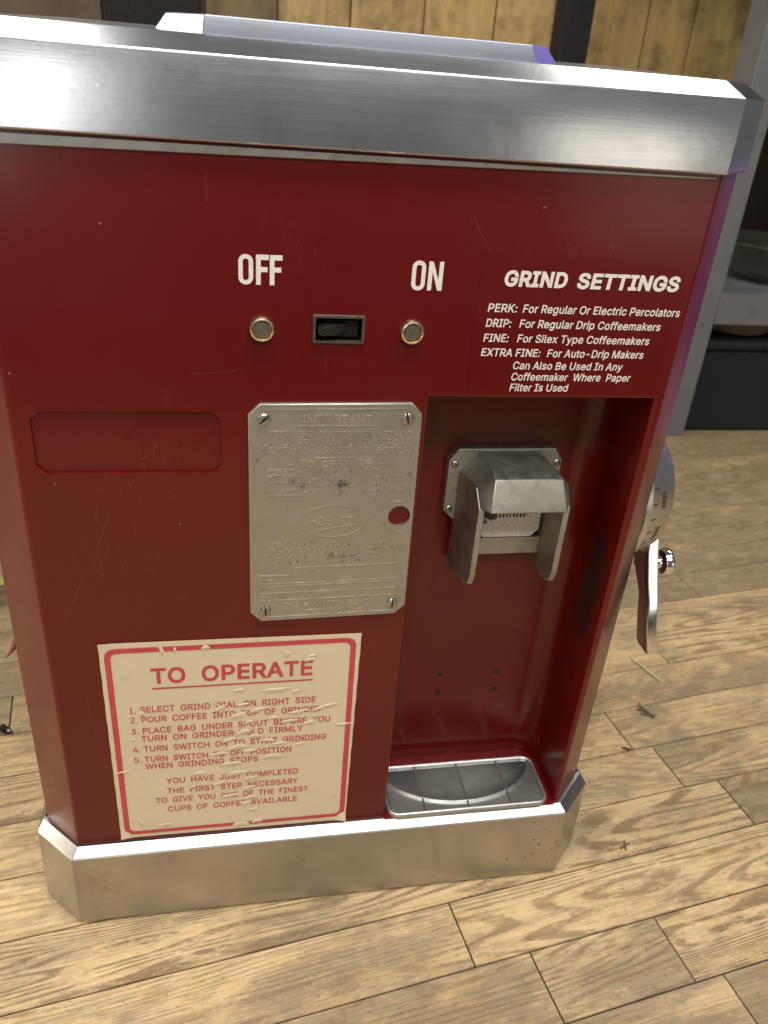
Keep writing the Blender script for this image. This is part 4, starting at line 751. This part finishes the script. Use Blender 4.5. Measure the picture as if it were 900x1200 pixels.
q = MB(); q.box(.366, .515, 1.118, 1.1235, -.680, -.560); q.build('chute_opening', M['black'], spout)
q = MB(); oc = oct2(.4010, .5100, -.6770, -.6130, .013); q.loft([[(x, 1.117, z) for x, z in oc], [(x, 1.108, z) for x, z in oc]], cap1=True)
for k in range(9): w_ = .0022 + .0014 * rnd.random(); q.box(.430 + k * .006, .430 + k * .006 + w_, 1.1068, 1.1085, -.6395 + .001 * rnd.random(), -.6320, 1)
q.build('deflector', [M['chip'], M['slotdark']], spout, bevel=.0012)
for x, z in ((.3535, -.5475), (.5265, -.5460), (.3520, -.6290)): screw(x, YPf - .0005, z, .0062, .6, spout)

# ---- grind dial and lever on the right side
q = MB(); xs = 0.672
q.lathe([(.136, 0), (.136, .010), (.131, .016), (.112, .060), (.100, .070), (.04, .074)], (xs, 1.196, -.628), 'X', 64)
dial = q.build('grind_dial', M['dialmetal'], grinder, smooth=30)
def dialtext(s_, ang0):
    v, f = glyphs(s_, 0.02); xa, xb = min(p[0] for p in v), max(p[0] for p in v); mbt = []
    for p in v:
        u = (p[0] - (xa + xb) / 2) / (xb - xa) * .030; w = .044 - p[1] * .016; rr = .131 - (.131 - .112) * (w - .016) / .044
        a = ang0 - 0.0; rr += .0006
        aa = a + u / .12
        mbt.append((xs + w, 1.196 + rr * math.cos(aa), -.628 + rr * math.sin(aa)))
    return mbt, f
q = MB()
for s_, a in (('PERK', math.radians(165)), ('DRIP', math.radians(196))):
    v, f = dialtext(s_, a); q.add(v, f)
for i in range(6):
    a = math.radians(155 + i * 12); p0, p1 = .1325, .1270
    q.add([(xs + .0145, 1.196 + (p0 + .0003) * math.cos(a), -.628 + (p0 + .0003) * math.sin(a)), (xs + .0145, 1.196 + (p0 + .0003) * math.cos(a + .012), -.628 + (p0 + .0003) * math.sin(a + .012)), (xs + .026, 1.196 + p1 * math.cos(a + .012), -.628 + p1 * math.sin(a + .012)), (xs + .026, 1.196 + p1 * math.cos(a), -.628 + p1 * math.sin(a))], [(0, 1, 2, 3)])
q.build('dial_marks', M['slotdark'], dial, recalc=False)
q = MB(); lev = []
for (y0_, y1_, z_, xa, xb) in ((1.115, 1.190, -.660, .720, .742), (1.106, 1.170, -.715, .722, .747), (1.084, 1.130, -.765, .723, .748), (1.068, 1.104, -.800, .726, .749), (1.057, 1.092, -.850, .729, .754), (1.048, 1.086, -.890, .735, .762), (1.046, 1.083, -.900, .738, .764)):
    lev.append([(xa, y0_ + .006, z_), (xa + .004, y0_, z_), (xb - .003, y0_, z_), (xb, y0_ + .004, z_), (xb, y1_, z_), (xa, y1_, z_)])
q.loft(lev, cap0=True, cap1=True); lever = q.build('lever', M['chrome'], dial, bevel=.0012, smooth=40)
q = MB(); q.lathe([(.0075, -.062), (.0075, -.022), (.012, -.014), (.023, -.010), (.0265, -.003), (.0255, .005), (.017, .010), (.004, .012)], (.812, 1.175, -.783), 'X', 32); q.build('knob', M['chrome'], lever, smooth=40)
# ---- loose flap of tape on the left side
q = MB(); n = 7; pts = []
for j in range(n):
    s_ = j / (n - 1); w = .004 + .022 * s_
    pts.append([(-.337 - .001, 1.125, -.800 - .062 * s_), (-.338 - .026 * s_ ** 1.4, 1.115 - .02 * s_, -.800 - .075 * s_)])
q.loft([[pts[j][0], pts[j][1]] for j in range(n)], closed=False)
o = q.build('tape_flap', M['tape'], grinder, recalc=False); md = o.modifiers.new('t', 'SOLIDIFY'); md.thickness = .0008

# ================================================================ drip tray (lifts out of the alcove)
TB = W(.43, 1.05, -1.214)
tray = empty('drip_tray', TB, 'shallow metal drip tray with cross wires sitting in the alcove of the red grinder', 'drip tray')
q = MB(); tx0, tx1, ty0, ty1 = .2725, .5870, .9935, 1.1120; zr = -1.2040
path = rrect(tx0, tx1, ty0, ty1, .022, 7)
def off(d): return rrect(tx0 + d, tx1 - d, ty0 + d, ty1 - d, max(.004, .022 - d), 7)
q.loft([lift(off(-.001), -1.2135), lift(off(-.0015), zr - .002), lift(off(0), zr + .0005), lift(off(.0022), zr + .0012), lift(off(.0045), zr + .0004), lift(off(.0060), zr - .003), lift(off(.0085), zr - .006)])
q.build('rim', M['tray'], tray, smooth=60)
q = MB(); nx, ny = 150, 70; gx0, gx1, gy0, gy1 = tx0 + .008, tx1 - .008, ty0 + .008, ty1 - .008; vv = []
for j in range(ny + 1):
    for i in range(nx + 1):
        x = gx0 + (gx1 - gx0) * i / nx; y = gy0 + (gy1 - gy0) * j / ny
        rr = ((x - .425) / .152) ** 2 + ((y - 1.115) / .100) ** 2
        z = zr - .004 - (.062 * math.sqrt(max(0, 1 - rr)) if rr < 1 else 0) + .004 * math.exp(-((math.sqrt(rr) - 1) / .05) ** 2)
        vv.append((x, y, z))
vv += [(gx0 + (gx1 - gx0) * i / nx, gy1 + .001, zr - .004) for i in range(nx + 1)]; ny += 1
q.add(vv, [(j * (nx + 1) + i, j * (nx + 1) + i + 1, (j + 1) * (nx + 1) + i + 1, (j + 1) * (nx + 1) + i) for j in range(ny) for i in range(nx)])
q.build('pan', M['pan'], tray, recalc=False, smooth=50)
for x in (.3445, .4290, .5125):
    q = MB(); q.tube([(x, ty0 + .006, zr - .0022), (x, ty1 - .006, zr - .0022)], .0020, 8); q.build('wire', M['steel'], tray)

# ================================================================ background: rack, boards, post, oddments
YW = 4.62
def boards(name, edges, tones_, z0_, z1_, mat, label, cat):
    q = MB(); q.box(edges[0], edges[-1], YW + .03, YW + .06, z0_, z1_); at_ = [(0.0, 0.5)] * 6
    for (a, c_), tn in zip(zip(edges[:-1], edges[1:]), tones_):
        dy = rnd.uniform(-.008, .008); q.box(a + .004, c_ - .004, YW + dy, YW + .029, z0_, z1_); sd = rnd.random(); at_ += [(tn, sd)] * 6
    base = W((edges[0] + edges[-1]) / 2, YW, ZF); o = q.build(name, mat, None, base=base, recalc=True)
    ca = o.data.color_attributes.new('plank', 'FLOAT_COLOR', 'CORNER')
    for p in o.data.polygons:
        for li in p.loop_indices: ca.data[li].color = (*at_[p.index], 0, 1)
    tag(o, label, cat); return o
boards('board_wall', [-2.6, -2.1, -1.55, -1.05, -.56, -.083, .262, .62, .99, 1.36, 1.74, 2.185, 2.448, 2.83, 3.3, 3.8, 4.4, 5.0], [.08, .10, .10, .10, .05, .28, .72, .80, .95, .90, .95, .95, 1.0, .04, .03, .03, .03], ZF, 1.6, M['wall'], 'wall of upright yellow brown boards behind the coffee grinder', 'wall')  # darker tones at left and behind the rack stand in for dimmer light
q = MB(); q.box(-.545, -.10, YW - .07, YW - .012, ZF, 1.6); tag(q.build('dark_panel', M['darkpanel'], None, base=W(-.32, YW - .05, ZF), bevel=.01), 'near black upright panel against the left part of the board wall', 'panel')
q = MB(); q.box(1.665, 1.820, YW - .17, YW - .012, ZF, 1.6); tag(q.build('black_post', M['blackpost'], None, base=W(1.74, YW - .1, ZF), bevel=.012), 'black upright post standing in front of the yellow boards', 'post')
rack = empty('shelf_rack', W(2.9, 3.7, ZF), 'scuffed grey angle iron shelf rack standing behind the grinder at right', 'shelf')
for (lx, ly, sx, sy) in ((1.962, 3.15, 1, 1), (4.6, 3.15, -1, 1), (4.6, 4.5, -1, -1)):
    q = MB(); a = .115; d_ = .145; th = .012
    p = [(0, 0), (a, 0), (a, th), (th, th), (th, d_), (0, d_)]
    p = [(lx + sx * x, ly + sy * y) for x, y in p]
    q.loft([lift(p, ZF), lift(p, 1.7)], cap0=True, cap1=True); q.build('leg', M['rack'], rack, bevel=.003)
for z_ in (-.737, .06, 1.2):  # middle shelf is out of view, added to shade the one below
    q = MB(); q.box(1.975, 4.59, 3.163, 4.50, z_ - .015, z_); q.box(1.975 + .10, 4.50, 3.142, 3.1485, z_ - .128, z_ + .004); q.box(1.975 + .10, 4.50, 3.1485, 3.165, z_ + .001, z_ + .004); q.box(1.975, 1.990, 3.30, 4.50, z_ - .128, z_ - .0155)
    q.build('shelf', M['rack'], rack, bevel=.003)
# glassware on the shelf
def glassware(name, x, y, prof, label, cat, group=None):
    z_ = -.737; q = MB(); q.lathe([(rr, h) for rr, h in prof], (x, y, z_), 'Z', 40, 0, False)
    o = q.build(name, M['glass'], None, base=W(x, y, z_), smooth=40); md = o.modifiers.new('wall', 'SOLIDIFY'); md.thickness = .004; tag(o, label, cat, group); return o
glassware('glass_bowl', 2.50, 3.50, [(.001, .004), (.14, .004), (.22, .06), (.27, .16), (.285, .17)], 'wide clear glass bowl on the grey shelf', 'bowl')
glassware('glass_jar', 2.36, 3.98, [(.001, .004), (.15, .004), (.17, .03), (.17, .30), (.13, .36), (.13, .42), (.145, .43)], 'clear glass jar on the grey shelf behind the glass bowl', 'jar')
glassware('glass_vase', 2.86, 3.80, [(.001, .004), (.13, .004), (.16, .20), (.12, .40), (.15, .55)], 'tall clear glass vase on the grey shelf at far right', 'vase')
shade_box = empty('under_shelf_shade', W(3.2, 4.0, ZF), 'dark box added for the shade under the grey shelf at right', 'shade box')  # dark box added in place of the shade under the shelf
q = MB(); q.box(2.06, 4.30, 3.20, 4.30, ZF + .002, ZF + .40); q.build('shade_body', M['blackpost'], shade_box, bevel=.02)
q = MB(); q.box(2.04, 4.33, 3.185, 4.33, ZF + .401, ZF + .44); q.build('shade_lid', M['blackpost'], shade_box, bevel=.012)
# paper sack under the shelf
q = MB(); lps = []
for i, (f_, h) in enumerate(((.80, 0), (1, .03), (1.02, .12), (.98, .20), (.82, .26), (.5, .285))):
    lps.append([(2.36 + .22 * f_ * math.cos(a) * (1 + .05 * math.sin(3 * a + i)), 3.46 + .20 * f_ * math.sin(a) * (1 + .06 * math.cos(4 * a + i)), ZF + .441 + h * .42 + .004 * math.sin(5 * a + i) * (i > 1)) for a in [2 * math.pi * k / 28 for k in range(28)]])
q.loft(lps, cap0=True, cap1=True); o = q.build('paper_sack', M['sack'], None, base=W(2.36, 3.46, ZF + .441), smooth=60); tag(o, 'small brown paper sack lying on the added dark box under the grey shelf', 'sack')
# oddments on the floor
def leaf(name, x, y, ln, wd, ang, mat, label, cat, h=.02):
    q = MB(); ca, sa = math.cos(ang), math.sin(ang); L0 = []
    for i in range(9):
        s_ = i / 8; w = wd * math.sin(math.pi * (.06 + .9 * s_)) ; hh = ZF + .002 + h * math.sin(math.pi * s_)
        L0.append([(x + (s_ - .5) * ln * ca - k * w * sa, y + (s_ - .5) * ln * sa + k * w * ca, hh + abs(k) * h * .6 + .004 * math.sin(i * 2 + k)) for k in (-1, -.5, 0, .5, 1)])
    q.loft(L0, closed=False); o = q.build(name, mat, None, base=W(x, y, ZF), recalc=False); md = o.modifiers.new('t', 'SOLIDIFY'); md.thickness = .0006; tag(o, label, cat)
leaf('fallen_leaf', -.680, 2.02, .16, .035, .9, M['leaf'], 'yellow green leaf on the floor left of the grinder', 'leaf', .03)
leaf('bark_chip', -.528, 1.478, .05, .012, -.35, M['black'], 'small curled black chip on the floor at the left edge', 'debris', .008)
def twig(x, y, parts, rad, mat, label, name='twig', cat='debris'):
    q = MB()
    for p in parts: q.tube([(x + a, y + c_, ZF + h) for a, c_, h in p], rad, 6)
    tag(q.build(name, mat, None, base=W(x, y, ZF)), label, cat)
twig(1.03, 1.40, [[(-.015, .012, .003), (0, 0, .007), (.018, -.02, .003)], [(-.006, .024, .012), (-.004, .004, .005)], [(-.012, -.004, .002), (.004, -.012, .004), (.026, -.014, .002)], [(.0, .018, .003), (.008, -.004, .006), (.014, -.024, .002)]], .0022, M['twig'], 'small dark broken twig cluster on the planks right of the grinder')
twig(.925, 1.285, [[(-.008, .004, .002), (.002, -.004, .005), (.012, -.004, .002)], [(0, .003, .002), (.006, -.008, .003)]], .0022, M['twig'], 'tiny dark crumb at the plank joint right of the grinder base', 'crumb')
twig(1.11, 1.56, [[(-.02, .05, .002), (-.008, .02, .005), (.006, -.02, .006), (.022, -.05, .002)]], .0022, M['straw'], 'thin pale curved straw on the floor below the lever', 'straw')
twig(.800, 1.020, [[(-.012, -.006, .002), (0, 0, .004), (.012, .004, .002)], [(-.002, -.01, .002), (.004, .010, .003)]], .0018, M['twig'], 'tiny dark speck of debris on the planks beside the base corner', 'crumb')
